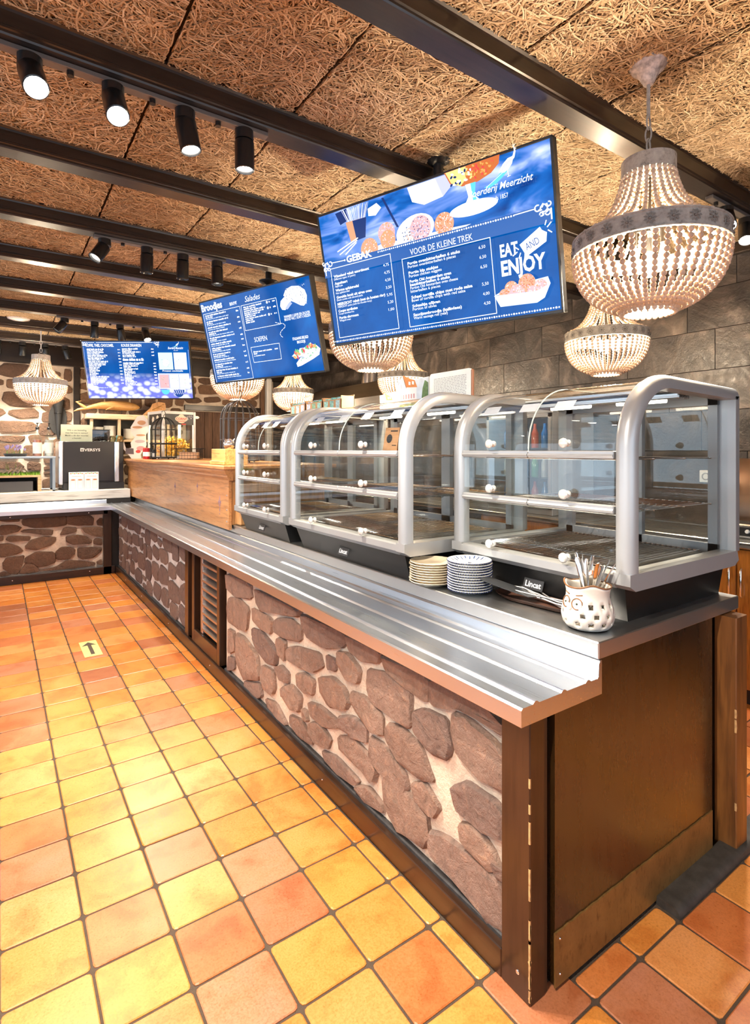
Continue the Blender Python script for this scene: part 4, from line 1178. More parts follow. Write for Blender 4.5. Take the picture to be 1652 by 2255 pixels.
pr.poly(U([(.62, .014), (.70, .014), (.695, .09), (.675, .12), (.64, .09)]), S_GOLD)
for _ in range(34): q = (r.uniform(.63, .72), r.uniform(.02, .11)); pr.poly(disc_poly(tvx(q[0]), tvz(q[1]), .008, .005, 6, r.uniform(0, 3)), r.choice((S_CREAM, S_DEEP, S_GOLD)))
for _ in range(40): q = (r.uniform(.72, .80), r.uniform(.02, .10)); pr.poly(disc_poly(tvx(q[0]), tvz(q[1]), .007, .004, 6, r.uniform(0, 3)), r.choice((S_ORANGE, S_AMBER, S_RED)))
pr.poly(U([(.695, .125), (.735, .125), (.728, .20), (.745, .235), (.69, .235), (.703, .20)]), S_CARD)
pr.poly(U([(.715, .125), (.735, .125), (.728, .20), (.735, .235), (.72, .235)]), S_TEAL)
pr.poly(disc_poly(tvx(.717), tvz(.272), .092 * TW_, .024 * TW_, 28, .0), S_CARD)
pr.poly(disc_poly(tvx(.70), tvz(.270), .045 * TW_, .012 * TW_, 16, .0), SW)
bird(pr, .835, .095, .088)
pr.poly(U([(.012, .372), (.988, .372), (.988, .475), (.012, .475)]), scr('panel_blue', (.0, .072, .31)))
dots(pr, .30, .86, .384, 62); pr.line(U([(.862, .382), (.934, .379)]), .004, SW); swirl(pr, .962, .386, -1, 1, 1.15); pr.line(U([(.985, .40), (.985, .455)]), .006, SW)
pr.line(U([(.058, .374), (.128, .379)]), .004, SW); pr.poly(disc_poly(tvx(.13), tvz(.379), .005, .005, 8), SW); swirl(pr, .032, .386, 1, 1, 1.1); pr.line(U([(.022, .41), (.022, .455)]), .006, SW)
frame(pr, [(.049, .417), (.356, .417), (.356, .939), (.047, .939)])
frame(pr, [(.407, .475), (.771, .475), (.771, .942), (.408, .942)])
dots(pr, .013, .989, .964, 108)
# EAT AND ENJOY banner and the snack tray
pr.poly(U([(.873, .56), (.945, .485), (.951, .505), (.967, .525), (.963, .575), (.885, .645), (.888, .615)]), SW)
for a, b in (((.862, .60), (.848, .615)), ((.868, .585), (.858, .57)), ((.874, .61), (.868, .635)), ((.963, .48), (.967, .46)), ((.970, .495), (.982, .475)), ((.972, .515), (.982, .53))): pr.line(U([a, b]), .0045, SW)
pr.poly(U([(.770, .832), (.83, .79), (.96, .775), (.967, .818), (.918, .845)]), S_CARD)
crumb_ball(.832, .805, .024, S_BROWN, 40, (S_PINK, S_CREAM, S_AMBER)); crumb_ball(.888, .790, .030, S_BROWN, 60, (S_PINK, S_AMBER, S_AMBER)); crumb_ball(.934, .822, .022, S_PINK, 30, (S_BROWN, S_CREAM))
crumb_ball(.806, .838, .020, S_BROWN, 30, (S_PINK, S_AMBER)); crumb_ball(.852, .838, .027, S_PINK, 45, (S_BROWN, S_CREAM)); crumb_ball(.905, .845, .018, S_PINK, 20, (S_BROWN, S_CREAM))
pr.poly(U([(.768, .834), (.92, .848), (.918, .918), (.788, .908)]), S_PALE)
pr.poly(U([(.92, .848), (.967, .818), (.945, .895), (.918, .918)]), SW)
pr.done('printed_picture')
YT = -.0006 - .00012 * pr.layer - .0004
def F1(body, u0, u1, v, vh, **k): return fit(body, u0, u1, v, vh, s1, y=YT, **k)
F1('GEBAK', .142, .272, .402, .046, bold=.035)
F1('VOOR DE KLEINE TREK', .448, .708, .463, .040)
F1('EAT', .804, .867, .609, .072, bold=.03)
F1('ENJOY', .803, .957, .722, .086, bold=.035)
o = fit('AND', .897, .945, .603, .042, s1, SB, y=YT - .0004); o.rotation_euler = (0, -.30, 0)
o = F1('Boerderij Meerzicht', .706, .937, .216, .040, shear=.35, bold=.008); o.rotation_euler = (0, .0, 0)
F1('sinds 1857', .785, .849, .272, .026, res=2)
for i, (a, b, p) in enumerate((('Wisselend gebak assortiment', 'Different types of pastry', '4,75'), ('Appeltaart', 'Apple pie', '4,75'), ('Warme apfelstrudel', 'Hot apfelstrudel', '4,50'), ('Gevulde koek uit eigen oven', 'Dutch cookie with almond paste', '3,50'), ('MEERZICHT gebak (met de houten ring)', 'MEERZICHT pastry (with the wooden hoop)', '5,95'), ('Coupe aardbeien', 'Coupe strawberries', '5,20'), ('Portie slagroom', 'Whipped cream', '1,00'))):
    v = .488 + .0518 * i
    F1(a, .063, .063 + .0069 * len(a), v, .0185, bold=.03); F1(b, .063, .063 + .0046 * len(b), v + .019, .0145)
    F1(p, .319, .346, v + .006, .0185)
y = 0
for a, b, v, p, pv in ((['Portie ovenbitterballen 6 stuks'], ['Portion ovenbitterballen 6 pieces'], .523, '6,50', .518), (['Portie kip stukjes'], ['Portion chicken nuggets'], .586, '6,50', .578), (['Portie Old Amsterdam oven', 'kaasbitterballen 6 stuks'], ['Portion Old Amsterdam oven cheese', 'bitterballen 6 pieces'], .644, '6,50', .638), (['Schaal tortilla chips met rode salsa'], ['Bowl of tortilla chips with red salsa'], .752, '5,50', .745), (['Schaaltje olijven'], ['Portion of olives'], .812, '4,00', .806), (['Saucijzenbroodje (kalfsvlees)'], ['Warm sausage roll (veal)'], .873, '4,50', .866)):
    for q in a: F1(q, .431, .431 + .0072 * len(q), v, .0185, bold=.03); v += .0225
    for q in b: F1(q, .431, .431 + .0062 * len(q), v, .0185, bold=.004); v += .0225
    F1(p, .727, .752, pv + .012, .019)

# --- middle screen: sandwiches, salads, soups
t2, s2 = tv('middle menu screen, with a bread slice picture beside the sandwich and salad lists', (1.625, 3.930, 2.321), (-.916, -.317, -.2467), 'plain')
pr = Print(s2, -.0006); r = random.Random(8)
frame(pr, [(.024, .153), (.386, .153), (.388, .975), (.018, .982)]); frame(pr, [(.400, .153), (.710, .154), (.711, .432), (.397, .431)]); frame(pr, [(.417, .627), (.671, .629), (.667, .802), (.421, .800)])
v = .185
for i in range(12):
    greek(pr, .040, v, r.randint(26, 42), .0135, r, .0063); v += .0225
    if i % 3 != 2: greek(pr, .040, v, r.randint(8, 20), .0125, r, .0063); v += .019
    greek(pr, .040, v - .002, r.randint(28, 46), .0085, r, .0056, S_PALE); v += .030
    greek(pr, .345, v - .055, 4, .013, r, .0058)
    if v > .93: break
v = .185
for n in (26, 18, 30, 28, 22, 16, 30, 12, 14): greek(pr, .418, v, n, .0125, r, .0062); v += .0215
for v in (.185, .245, .315): greek(pr, .675, v, 4, .013, r, .0058); pr.poly(disc_poly(tvx(.630), tvz(v - .007), .010, .010, 10), SW); pr.poly(disc_poly(tvx(.650), tvz(v - .007), .006, .006, 8), SW)
greek(pr, .435, .69, 26, .0125, r, .0063); greek(pr, .435, .712, 5, .0125, r, .0063); greek(pr, .435, .735, 18, .009, r, .0056); greek(pr, .625, .69, 5, .013, r, .0058)
pr.line(U([(.672, .405), (.70, .42), (.735, .43), (.748, .46), (.72, .49), (.695, .53), (.70, .565), (.72, .585)]), .0001, SW)
L = [(.672, .405), (.69, .418), (.71, .425), (.732, .432), (.746, .45), (.742, .475), (.722, .492), (.703, .512), (.694, .535), (.700, .56), (.716, .58)]
for i in range(0, len(L) - 1): a, b = L[i], L[i + 1]; pr.line(U([a, (a[0] + (b[0] - a[0]) * .6, a[1] + (b[1] - a[1]) * .6)]), .004, SW)
# bread slices
pr.poly(U([(.735, .25), (.745, .20), (.775, .17), (.82, .16), (.84, .20), (.80, .27), (.77, .30), (.745, .29)]), SW)
pr.poly(U([(.770, .285), (.815, .225), (.835, .245), (.79, .298)]), S_GREY)
B_ = U([(.775, .15), (.80, .095), (.85, .075), (.905, .09), (.945, .14), (.955, .20), (.945, .27), (.92, .295), (.895, .285), (.85, .24), (.80, .20)])
pr.poly(B_, S_CARD)
for _ in range(110):
    q = (r.uniform(.785, .95), r.uniform(.085, .285))
    if q[1] < .20 + (q[0] - .80) * .62: pr.poly(disc_poly(tvx(q[0]), tvz(q[1]), .004, .003, 5, r.uniform(0, 3)), r.choice((S_GREY, S_DEEP, SW))); pr.layer -= 1
pr.layer += 1
# Italian sandwich
pr.poly(U([(.758, .79), (.80, .745), (.93, .69), (.965, .71), (.99, .75), (.98, .79), (.86, .80), (.80, .815)]), S_CREAM)
for _ in range(46): q = r.random(); pr.poly(disc_poly(tvx(.775 + q * .185), tvz(.785 - q * .075 + r.uniform(-.035, .035)), r.uniform(.009, .018), r.uniform(.006, .012), 8, r.uniform(0, 3)), r.choice((S_RED, S_GREEN, S_ORANGE, S_PINK, S_GREEN, S_CARD, S_RED)))
pr.poly(U([(.79, .87), (.83, .815), (.90, .785), (.955, .745), (.985, .76), (.98, .81), (.93, .845), (.83, .90), (.795, .91)]), SW)
for _ in range(20): q = r.random(); pr.poly(disc_poly(tvx(.83 + q * .13), tvz(.835 - q * .06 + r.uniform(-.02, .02)), .006, .004, 6, r.uniform(0, 3)), r.choice((S_GREEN, S_GREY)))
pr.done('printed_picture'); YT = -.0006 - .00012 * pr.layer - .0004
F2 = lambda b, u0, u1, v, vh, **k: fit(b, u0, u1, v, vh, s2, y=YT, **k)
F2('Broodjes', .027, .236, .123, .078, bold=.03); F2('BRUIN OF WIT', .310, .377, .126, .034, bold=.02); F2('Salades', .453, .590, .127, .062, shear=.3); F2('SOEPEN', .472, .585, .576, .052)
F2('WANNEER U LIEVER EEN ZACHTER', .757, .963, .382, .026, bold=.01); F2('BROOD WILT, KUNT U KIEZEN', .757, .963, .412, .026, bold=.01)
F2('ITALIAANS BELEGD', .795, .920, .625, .028, bold=.02); F2('BROODJE', .826, .892, .665, .028, bold=.02)

# --- far screen: coffee, tea, cold drinks
t3, s3 = tv('far menu screen, with coffee beans along its lower edge, above the carved fish', (1.328, 6.727, 2.360), (-.5515, -.7956, -.2506), 'beans')
pr = Print(s3, -.0006); r = random.Random(12)
pr.line(U([(.063, .034), (.12, .034)]), .004, SW); pr.line(U([(.14, .034), (.66, .034)]), .004, SW); swirl(pr, .030, .05, 1); swirl(pr, .70, .045, -1); pr.line(U([(.708, .06), (.708, .11)]), .005, SW)
dots(pr, .0, .0, .0, 2)
for i in range(40): pr.poly(disc_poly(tvx(.018), tvz(.12 + i * .019), .0028, .0028, 6), SW)
for i in range(40): pr.poly(disc_poly(tvx(.985), tvz(.16 + i * .018), .0028, .0028, 6), SW)
v = .155
for i in range(12):
    n = r.randint(8, 34) if i > 3 else r.randint(22, 36); greek(pr, .050, v, n, .020, r, .0056); greek(pr, .050, v + .022, max(6, n - r.randint(2, 8)), .014, r, .0056); greek(pr, .335, v + .004, 4, .016, r, .0060); v += .0515
for i, v in enumerate((.15, .20, .255)): greek(pr, .376, v, r.randint(18, 28), .020, r, .0062); greek(pr, .376, v + .022, r.randint(14, 24), .014, r, .0060); greek(pr, .645, v, 4, .016, r, .0060)
greek(pr, .373, .338, 26, .034, r, .0074)
v = .385
for i in range(8): greek(pr, .373, v, r.randint(16, 34) if i < 3 else r.randint(8, 16), .019, r, .0062); greek(pr, .373, v + .020, r.randint(10, 26), .014, r, .0060); greek(pr, .652, v + .004, 4, .016, r, .0060); v += .050
greek(pr, .06, .80, 24, .010, r, .006, S_PALE)
for a, b in (((.705, .20), (.835, .485)), ((.848, .20), (.966, .485))):
    pr.poly(U([a, (b[0], a[1]), b, (a[0], b[1])]), S_MINT if a[0] < .8 else S_CARD)
    cx, cz = (a[0] + b[0]) / 2, (a[1] + b[1]) / 2 + .03
    pr.poly(disc_poly(tvx(cx), tvz(cz), .036, .040, 14), SW)
    for _ in range(12): pr.poly(disc_poly(tvx(cx + r.uniform(-.04, .04)), tvz(cz + r.uniform(-.07, .07)), .0035, .003, 6), r.choice((S_GREEN, S_PINK, S_DEEP, S_TEAL)))
pr.poly(U([(.688, .552), (.976, .552), (.976, .815), (.688, .815)]), S_CARD)
pr.poly(U([(.694, .566), (.970, .566), (.970, .802), (.694, .802)]), S_GREY)
for a, c in ((.700, S_PINK), (.793, SW), (.884, SW)):
    pr.poly(U([(a, .575), (a + .084, .575), (a + .084, .795), (a, .795)]), c)
    for _ in range(7): pr.poly(disc_poly(tvx(a + r.uniform(.01, .075)), tvz(r.uniform(.62, .77)), .005, .004, 6), r.choice((S_GREEN, S_PINK, S_RED, S_CARD)))
pr.poly(disc_poly(tvx(.745), tvz(.83), .040 * TW_, .045 * TW_, 16, 0, PI, 2 * PI), S_TEAL); pr.poly(disc_poly(tvx(.87), tvz(.83), .052 * TW_, .070 * TW_, 16, 0, PI, 2 * PI), SB)
for i in range(5): pr.line(U([(.82 + i * .02, .835), (.835 + i * .018, .90)]), .008, S_LAV)
bird(pr, .885, .066, .042)
pr.done('printed_picture'); YT = -.0006 - .00012 * pr.layer - .0004
F3 = lambda b, u0, u1, v, vh, **k: fit(b, u0, u1, v, vh, s3, y=YT, **k)
F3('KOFFIE, THEE, CHOCOMEL', .051, .307, .100, .044, bold=.02); F3('KOUDE DRANKEN', .377, .562, .100, .044, bold=.02); F3('Frozen cocktails', .735, .925, .518, .026, bold=.02)
F3('Boerderij Meerzicht', .805, .945, .140, .036, shear=.35, bold=.01); F3('sinds 1857', .855, .895, .170, .014)

# ceiling poles
def pole(t, x, y, zt, label, disc):
    inv = t.matrix_world.inverted()
    m = MB(); m.tube([(x, y, zt), (x, y, ZC - .002)], .024, 16)
    m.lathe([(0, ZC - .03), (.03, ZC - .03), (.055, ZC - .012), (.06, ZC - .002), (0, ZC - .002)], 20, (x, y, 0))
    if disc: m.lathe([(.024, disc - .03), (.045, disc - .024), (.070, disc), (.072, disc + .006), (0, disc + .008)], 28, (x, y, 0))
    m.box(x - .03, x + .03, y - .03, y + .03, zt - .16, zt)
    m.v = [tuple(inv @ Vector(p)) for p in m.v]
    m.build('ceiling_pole', BLACK, t, 40)
pole(t1, 1.725, 1.975, 2.52, '', None)
pole(t2, 1.700, 3.900, 2.52, '', 2.725)
pole(t3, 1.42, 6.82, 2.52, '', None)
# ------------------------------------------------------------------ things on the near worktop
CREAM = plain('cream_glaze', (.78, .66, .48), .30, nz=(20, .06))
POT = plain('white_glaze', (.80, .79, .75), .25, nz=(20, .05))
COB = plain('cobalt_glaze', (.02, .03, .12), .3)
def wavy_plate(r_, h, waves, seg, mat, name):
    m = MB(); prof = [(0, 0), (.55, 0), (.60, .10), (.80, .45), (1.0, 1.0), (.99, 1.12), (.78, .62), (.56, .28), (0, .25)]
    V, F = [], []; n = len(prof)
    for i in range(seg):
        a = 2 * PI * i / seg; w = 1 + (.018 * math.cos(waves * a) if waves else 0)
        for q, z in prof: k = q * r_ * (1 + (w - 1) * max(0, (q - .6) / .4)); V.append((k * math.cos(a), k * math.sin(a), z * h))
    for i in range(seg):
        j = (i + 1) % seg
        for k in range(n - 1): F.append((i * n + k, j * n + k, j * n + k + 1, i * n + k + 1))
    m.add(V, F); return m.mesh(name, mat, 50)
ordinal = ['topmost', 'second', 'third', 'fourth', 'fifth', 'sixth', 'seventh', 'eighth', 'ninth', 'tenth', 'eleventh', 'twelfth']
pm = wavy_plate(.0895, .020, 22, 66, CREAM, 'plate')
for k in range(9):
    i = 8 - k
    o = tag(link('plate', pm, None, (1.462 + rnd.uniform(-.002, .002), 1.716 + rnd.uniform(-.002, .002), Z0 + k * .0098)), ('topmost cream plate with a ribbed rim on the cream stack' if i == 0 else '%s cream plate from the top of the cream stack' % ordinal[i]), 'plate', 'cream plates stacked on the worktop')
    o.rotation_euler = (0, 0, rnd.uniform(0, 6))
pb = wavy_plate(.0855, .017, 0, 48, POT, 'plate')
rimm = MB()
for i in range(54):
    a = 2 * PI * i / 54; rimm.ball((.0852 * math.cos(a), .0852 * math.sin(a), .0145), .0026, 5, 4)
rimm = rimm.mesh('rim_dots', COB, 60)
star = MB()
for i in range(24):
    a = 2 * PI * i / 24; c, s = math.cos(a), math.sin(a); l0, l1, w = (.060, .078, .0022) if i % 2 else (.052, .074, .0018)
    z0, z1 = .0075 + (l0 - .05) * .28, .0078 + (l1 - .05) * .36
    star.add([(c * l0 - s * w, s * l0 + c * w, z0), (c * l0 + s * w, s * l0 - c * w, z0), (c * l1 + s * w, s * l1 - c * w, z1), (c * l1 - s * w, s * l1 + c * w, z1)], ((0, 1, 2, 3),))
for i in range(5):
    a = 2 * PI * i / 5 + .3; c, s = math.cos(a), math.sin(a)
    star.add([(-s * .003, c * .003, .0052), (s * .003, -c * .003, .0052), (c * .018, s * .018, .0052)], ((0, 1, 2),))
star = star.mesh('painted_star', plain('blue_brush', (.05, .09, .22), .3))
for k in range(12):
    i = 11 - k
    o = tag(link('plate', pb, None, (1.512 + rnd.uniform(-.0015, .0015), 1.547 + rnd.uniform(-.0015, .0015), Z0 + k * .0098)), ('topmost white plate with a painted blue star and dotted rim' if i == 0 else '%s white dotted plate from the top of the blue and white stack' % ordinal[i]), 'plate', 'blue and white plates stacked on the worktop')
    o.rotation_euler = (0, 0, rnd.uniform(0, 6))
    link('rim_dots', rimm, o)['kind'] = 'stuff'
    if i == 0: link('painted_star', star, o)
# wavy brown tray with spatula and two pairs of tongs
tr_ = MB(); n = 30; V, F = [], []
for k, (s, z) in enumerate(((.70, .002), (.86, .003), (1.0, .016), (1.02, .017), (.88, .0065), (.70, .0055))):
    for i in range(n):
        a = 2 * PI * i / n; e = 1 + .035 * math.sin(5 * a) + .02 * math.sin(9 * a + 1)
        V.append((.058 * s * e * math.copysign(abs(math.cos(a)) ** .6, math.cos(a)), .182 * s * e * math.copysign(abs(math.sin(a)) ** .6, math.sin(a)), z))
for k in range(5):
    for i in range(n): F.append((k * n + i, k * n + (i + 1) % n, (k + 1) * n + (i + 1) % n, (k + 1) * n + i))
F.append(tuple(range(5 * n, 6 * n)))
F.append(tuple(range(n))[::-1])
tr_.add(V, F)
o = tag(tr_.build('serving_tray', plain('brown_glazed_tray', (.10, .045, .03), .35, nz=(15, .3)), smooth=60), 'narrow brown tray with a wavy rim holding the tongs and spatula', 'tray'); o.location = (1.592, 1.272, Z0 + .001); o.rotation_euler = (0, 0, .09)
sp = thing('spatula', 'black plastic spatula leaning from the brown tray onto the white plates', 'spatula', (1.60, 1.27, Z0 + .02))
def spw(name, pts, widths, th, mat, parent, up=(0, 0, 1)):
    m = MB(); V, F = [], []; P3 = [Vector(p) for p in pts]; n = len(P3)
    for i, p in enumerate(P3):
        d = (P3[min(i + 1, n - 1)] - P3[max(i - 1, 0)]).normalized(); a = d.cross(Vector(up)).normalized(); b = a.cross(d)
        w, h = widths[i], th
        V += [p + a * w + b * h, p - a * w + b * h, p - a * w - b * h, p + a * w - b * h]
    for i in range(n - 1):
        for k in range(4): F.append((i * 4 + k, i * 4 + (k + 1) % 4, i * 4 + 4 + (k + 1) % 4, i * 4 + 4 + k))
    F += [(0, 1, 2, 3)[::-1], tuple(range(4 * n - 4, 4 * n))]
    m.add(V, F); return m.build(name, mat, parent, 40, world=True)
SPM = plain('black_nylon', (.035, .037, .04), .32)
spw('blade', [(1.492, 1.462, .972), (1.500, 1.450, .969), (1.535, 1.385, .950), (1.578, 1.305, .928), (1.590, 1.285, .924)], [.030, .037, .039, .034, .012], .0014, SPM, sp)
spw('handle', [(1.588, 1.287, .924), (1.605, 1.20, .921), (1.618, 1.12, .919)], [.008, .009, .010], .004, SPM, sp)
def tongs(label, c, rz, s, open_):
    t = thing('tongs', label, 'tongs', (c[0], c[1], Z0 + c[2]), rz, None)
    for sg in (-1, 1):
        pts = [(0, .0, .0)]
        arm = MB(); g = .022 * open_ * sg
        arm.tube([(.0, .165 * s, .020), (g * .3, .150 * s, .022), (g * 1.0, .09 * s, .016), (g * .2, .02 * s, .010), (-g * .9, -.06 * s, .006), (-g * 1.5, -.14 * s, .008), (-g * 1.2, -.165 * s, .010), (-g * .8, -.16 * s, .012)], .0034, 8)
        arm.tube([(.0, .165 * s, .026), (g * .45, .15 * s, .030), (g * 1.25, .09 * s, .026), (g * .45, .02 * s, .018), (-g * .5, -.06 * s, .012), (-g * 1.0, -.14 * s, .012)], .0026, 8)
        arm.build('arm', plain('tong_wire', (.72, .70, .68), .30, .85), t, 60)
    MB().tube([(-.010, .02 * s, .013), (.010, .02 * s, .013)], .004, 10).build('pivot', CHROME, t, 60)
    return t
tongs('steel wire tongs lying crosswise on the brown tray, loops raised', (1.588, 1.262, .016), .18, 1.0, 1.0)
tongs('steel wire tongs lying lowest on the brown tray beside the owl jar', (1.606, 1.238, .008), -.12, .92, .8)

# owl jar with cutlery
owl = thing('owl_jar', 'white ceramic owl jar with cut-out feathers holding cutlery', 'jar', (1.512, 1.030, Z0))
SEG, prof = 60, [(.050, 0), (.064, .006), (.073, .018), (.0775, .032), (.0785, .045), (.077, .058), (.073, .072), (.068, .086), (.064, .098), (.0635, .110), (.066, .122), (.069, .130)]
V, F = [], []; n = len(prof); face = math.radians(172)
for i in range(SEG):
    a = 2 * PI * i / SEG
    for k, (q, z) in enumerate(prof):
        ear = .0
        if k >= n - 3: ear = .012 * (max(0, math.cos(a - face - .95)) ** 12 + max(0, math.cos(a - face + .95)) ** 12) * (k - n + 4) / 3
        V.append((q * math.cos(a), q * math.sin(a), z + ear))
for i in range(SEG):
    j = (i + 1) % SEG; a = 2 * PI * (i + .5) / SEG
    d = abs((a - face + PI) % (2 * PI) - PI)
    for k in range(n - 1):
        hole = False
        row = {2: 0, 4: 1, 6: 2}.get(k)
        if row is not None and not (row == 2 and d < .75) and i % 5 in ((1, 2) if row != 1 else (3, 4)): hole = True
        if row is not None and row < 2 and d < .2: hole = False
        if not hole: F.append((i * n + k, j * n + k, j * n + k + 1, i * n + k + 1))
m = MB(); m.add(V, F); m.add([(prof[0][0] * math.cos(2 * PI * i / SEG), prof[0][0] * math.sin(2 * PI * i / SEG), .001) for i in range(SEG)], (tuple(range(SEG)),))
CER = plain('white_ceramic', (.72, .66, .58), .28, nz=(12, .10), bp=(14, .25))
ob = m.build('body', CER, owl, 60)
so = ob.modifiers.new('thickness', 'SOLIDIFY'); so.thickness = .006; so.offset = -1
RIM = plain('rust_glaze', (.20, .085, .03), .4, nz=(60, .4))
for nm, k, rr_ in (('rim', n - 1, .0026), ('foot_line', 0, .0022)):
    ring = [Vector(V[i * n + k]) + Vector((0, 0, .002 if k else .004)) for i in range(SEG)]
    MB().tube(ring, rr_, 6, closed=True).build(nm, RIM, owl, 60)
def on_owl(a, z):
    for k in range(n - 1):
        if prof[k][1] <= z <= prof[k + 1][1]:
            t = (z - prof[k][1]) / (prof[k + 1][1] - prof[k][1]); q = prof[k][0] + (prof[k + 1][0] - prof[k][0]) * t
    return Vector((q * math.cos(a), q * math.sin(a), z))
for sg in (-1, 1):
    a = face + sg * .30; c = on_owl(a, .084); nrm = Vector((math.cos(a), math.sin(a), .25)).normalized(); u = Vector((-math.sin(a), math.cos(a), 0)); w = nrm.cross(u)
    MB().tube([c + nrm * .003 + (u * math.cos(t) + w * math.sin(t)) * .0165 for t in (i * .3 for i in range(18))], .0017, 6).build('eye_ring', RIM, owl, 60)
    e = MB(); e.ball((0, 0, 0), .015, 14, 8); e.v = [tuple(c + u * p[0] + w * p[1] + nrm * p[2] * .25) for p in e.v]; e.build('eye', plain('eye_white', (.82, .80, .74), .2), owl, 60)
    e = MB(); e.ball((0, 0, 0), .0034, 8, 5); e.v = [tuple(c + nrm * .004 + Vector(p)) for p in e.v]; e.build('pupil', plain('olive_pupil', (.03, .035, .01), .2), owl, 60)
    MB().tube([on_owl(a + sg * .32 * t - .1 * sg, .108 + .004 * t) + nrm * .001 for t in (0, .3, .6, 1.0)], .0016, 6).build('brow', RIM, owl, 60)
c = on_owl(face, .070); e = MB(); e.ball(tuple(c), .006, 8, 6, sz=1.4); e.build('beak', CER, owl, 60)
# the cutlery standing in the jar
CUT = m_steel('cutlery_steel', 'Z', .14, (.75, .75, .75), .05)
def cutlery(kind, ang, lean, rot, top):
    base = Vector((1.512, 1.030, Z0 + .012)); d = Vector((math.cos(ang) * lean, math.sin(ang) * lean, 1)).normalized()
    o0 = Vector((math.cos(ang + 2.9) * .02, math.sin(ang + 2.9) * .02, 0))
    t = MB(); u = Vector((math.cos(rot), math.sin(rot), 0)); u = (u - d * u.dot(d)).normalized(); w = d.cross(u)
    prof_ = [(0, .003, .0015), (.04, .0032, .0015), (.09, .0045, .0016), (top - .03, .0085, .0019), (top - .008, .0098, .0019), (top, .006, .0014)] if kind != 'blade' else [(0, .006, .002), (.08, .007, .003), (top - .07, .0075, .001), (top - .02, .0088, .0008), (top, .002, .0006)]
    V, F = [], []
    for s_, a_, b_ in prof_:
        for k in range(8): V.append(base + o0 + d * s_ + u * a_ * math.cos(k * PI / 4) + w * b_ * math.sin(k * PI / 4))
    for i in range(len(prof_) - 1):
        for k in range(8): F.append((i * 8 + k, i * 8 + (k + 1) % 8, i * 8 + 8 + (k + 1) % 8, i * 8 + 8 + k))
    F += [tuple(range(8))[::-1], tuple(range(len(V) - 8, len(V)))]
    V0 = base + o0; t.add([tuple(v - V0) for v in V], F)
    ob_ = t.build('cutlery', CUT, None, 60); ob_.location = V0
    return tag(ob_, 'steel knife standing blade up in the owl jar' if kind == 'blade' else 'steel cutlery handle sticking up out of the owl jar', 'cutlery', 'knives in the owl jar' if kind == 'blade' else 'cutlery handles in the owl jar')
rc = random.Random(31)
for i in range(15):
    kind = 'blade' if i in (3, 8) else 'handle'
    cutlery(kind, rc.uniform(0, 6.28), rc.uniform(.25, .52), rc.uniform(0, 3.1), rc.uniform(.185, .225))

# ------------------------------------------------------------------ pine chest on the worktop and what stands on it
ch = thing('pine_chest', 'long honey pine chest with a moulded top standing on the steel worktop', 'chest', (1.80, 5.7, Z0))
WC = dict(parent=ch, world=True)
MB().box(1.376, 1.402, 3.87, 7.60, .866, 1.242, .002).build('front_board', PINE, **WC)
MB().box(1.402, 2.22, 3.885, 3.91, .899, 1.30, .002).build('end_board', PINE_Z, **WC)
MB().box(1.402, 2.22, 7.57, 7.60, .899, 1.30, .002).build('end_board', PINE_Z, **WC)
MB().box(1.43, 1.50, 3.79, 3.885, .899, 1.05, .012).build('corner_bracket', PINE_Z, **WC)
m = MB(); m.prism([(1.402, 1.225), (1.376, 1.225), (1.370, 1.240), (1.360, 1.248), (1.358, 1.262), (1.345, 1.280), (1.338, 1.298), (1.338, 1.304), (1.402, 1.304)], 3.845, 7.62, 'y'); m.build('cornice', PINE, smooth=25, **WC)
m = MB(); m.prism([(3.91, 1.225), (3.87, 1.225), (3.855, 1.248), (3.845, 1.280), (3.838, 1.304), (3.91, 1.304)], 1.40, 2.22, 'x'); m.build('cornice', PINE_Z, smooth=25, **WC)
MB().box(1.322, 2.26, 3.83, 7.64, 1.304, 1.334, .006).build('top_board', PINE, **WC)
MB().box(1.41, 2.2, 3.92, 7.56, .899, .93).build('base_board', PINE, **WC)
LIS = plain('faded_violet_paint', (.26, .17, .24), .5, nz=(40, .3))
def fleur(y, z, s, parent=ch):
    m = MB()
    def pt(L): m.prism([(y - a * s, z + b * s) for a, b in L], 1.3745, 1.3762, 'x')
    pt([(0, 1.0), (.14, .62), (0, .25), (-.14, .62)])
    for g in (-1, 1): pt([(g * .05, .1), (g * .16, .45), (g * .34, .5), (g * .42, .32), (g * .36, .10), (g * .33, .28), (g * .22, .32), (g * .12, .05)])
    pt([(-.22, .02), (.22, .02), (.22, -.06), (-.22, -.06)]); pt([(0, -.1), (.10, -.5), (0, -.62), (-.10, -.5)]); pt([(0, -.72), (.09, -.82), (0, -.92), (-.09, -.82)])
    m.build('painted_fleur', LIS, parent, world=True)
fleur(4.06, 1.03, .075); fleur(4.62, 1.13, .045); fleur(5.32, 1.09, .055)
for z in (.925, 1.01, 1.115):
    m = MB(); m.lathe([(0, .003), (.004, .0035), (.007, .0), (.007, -.003)], 10); m.v = [(1.376 - c, 3.905 + a, z + b) for a, b, c in m.v]; m.build('screw', plain('dull_screw', (.35, .33, .35), .4, .7), smooth=40, **WC)
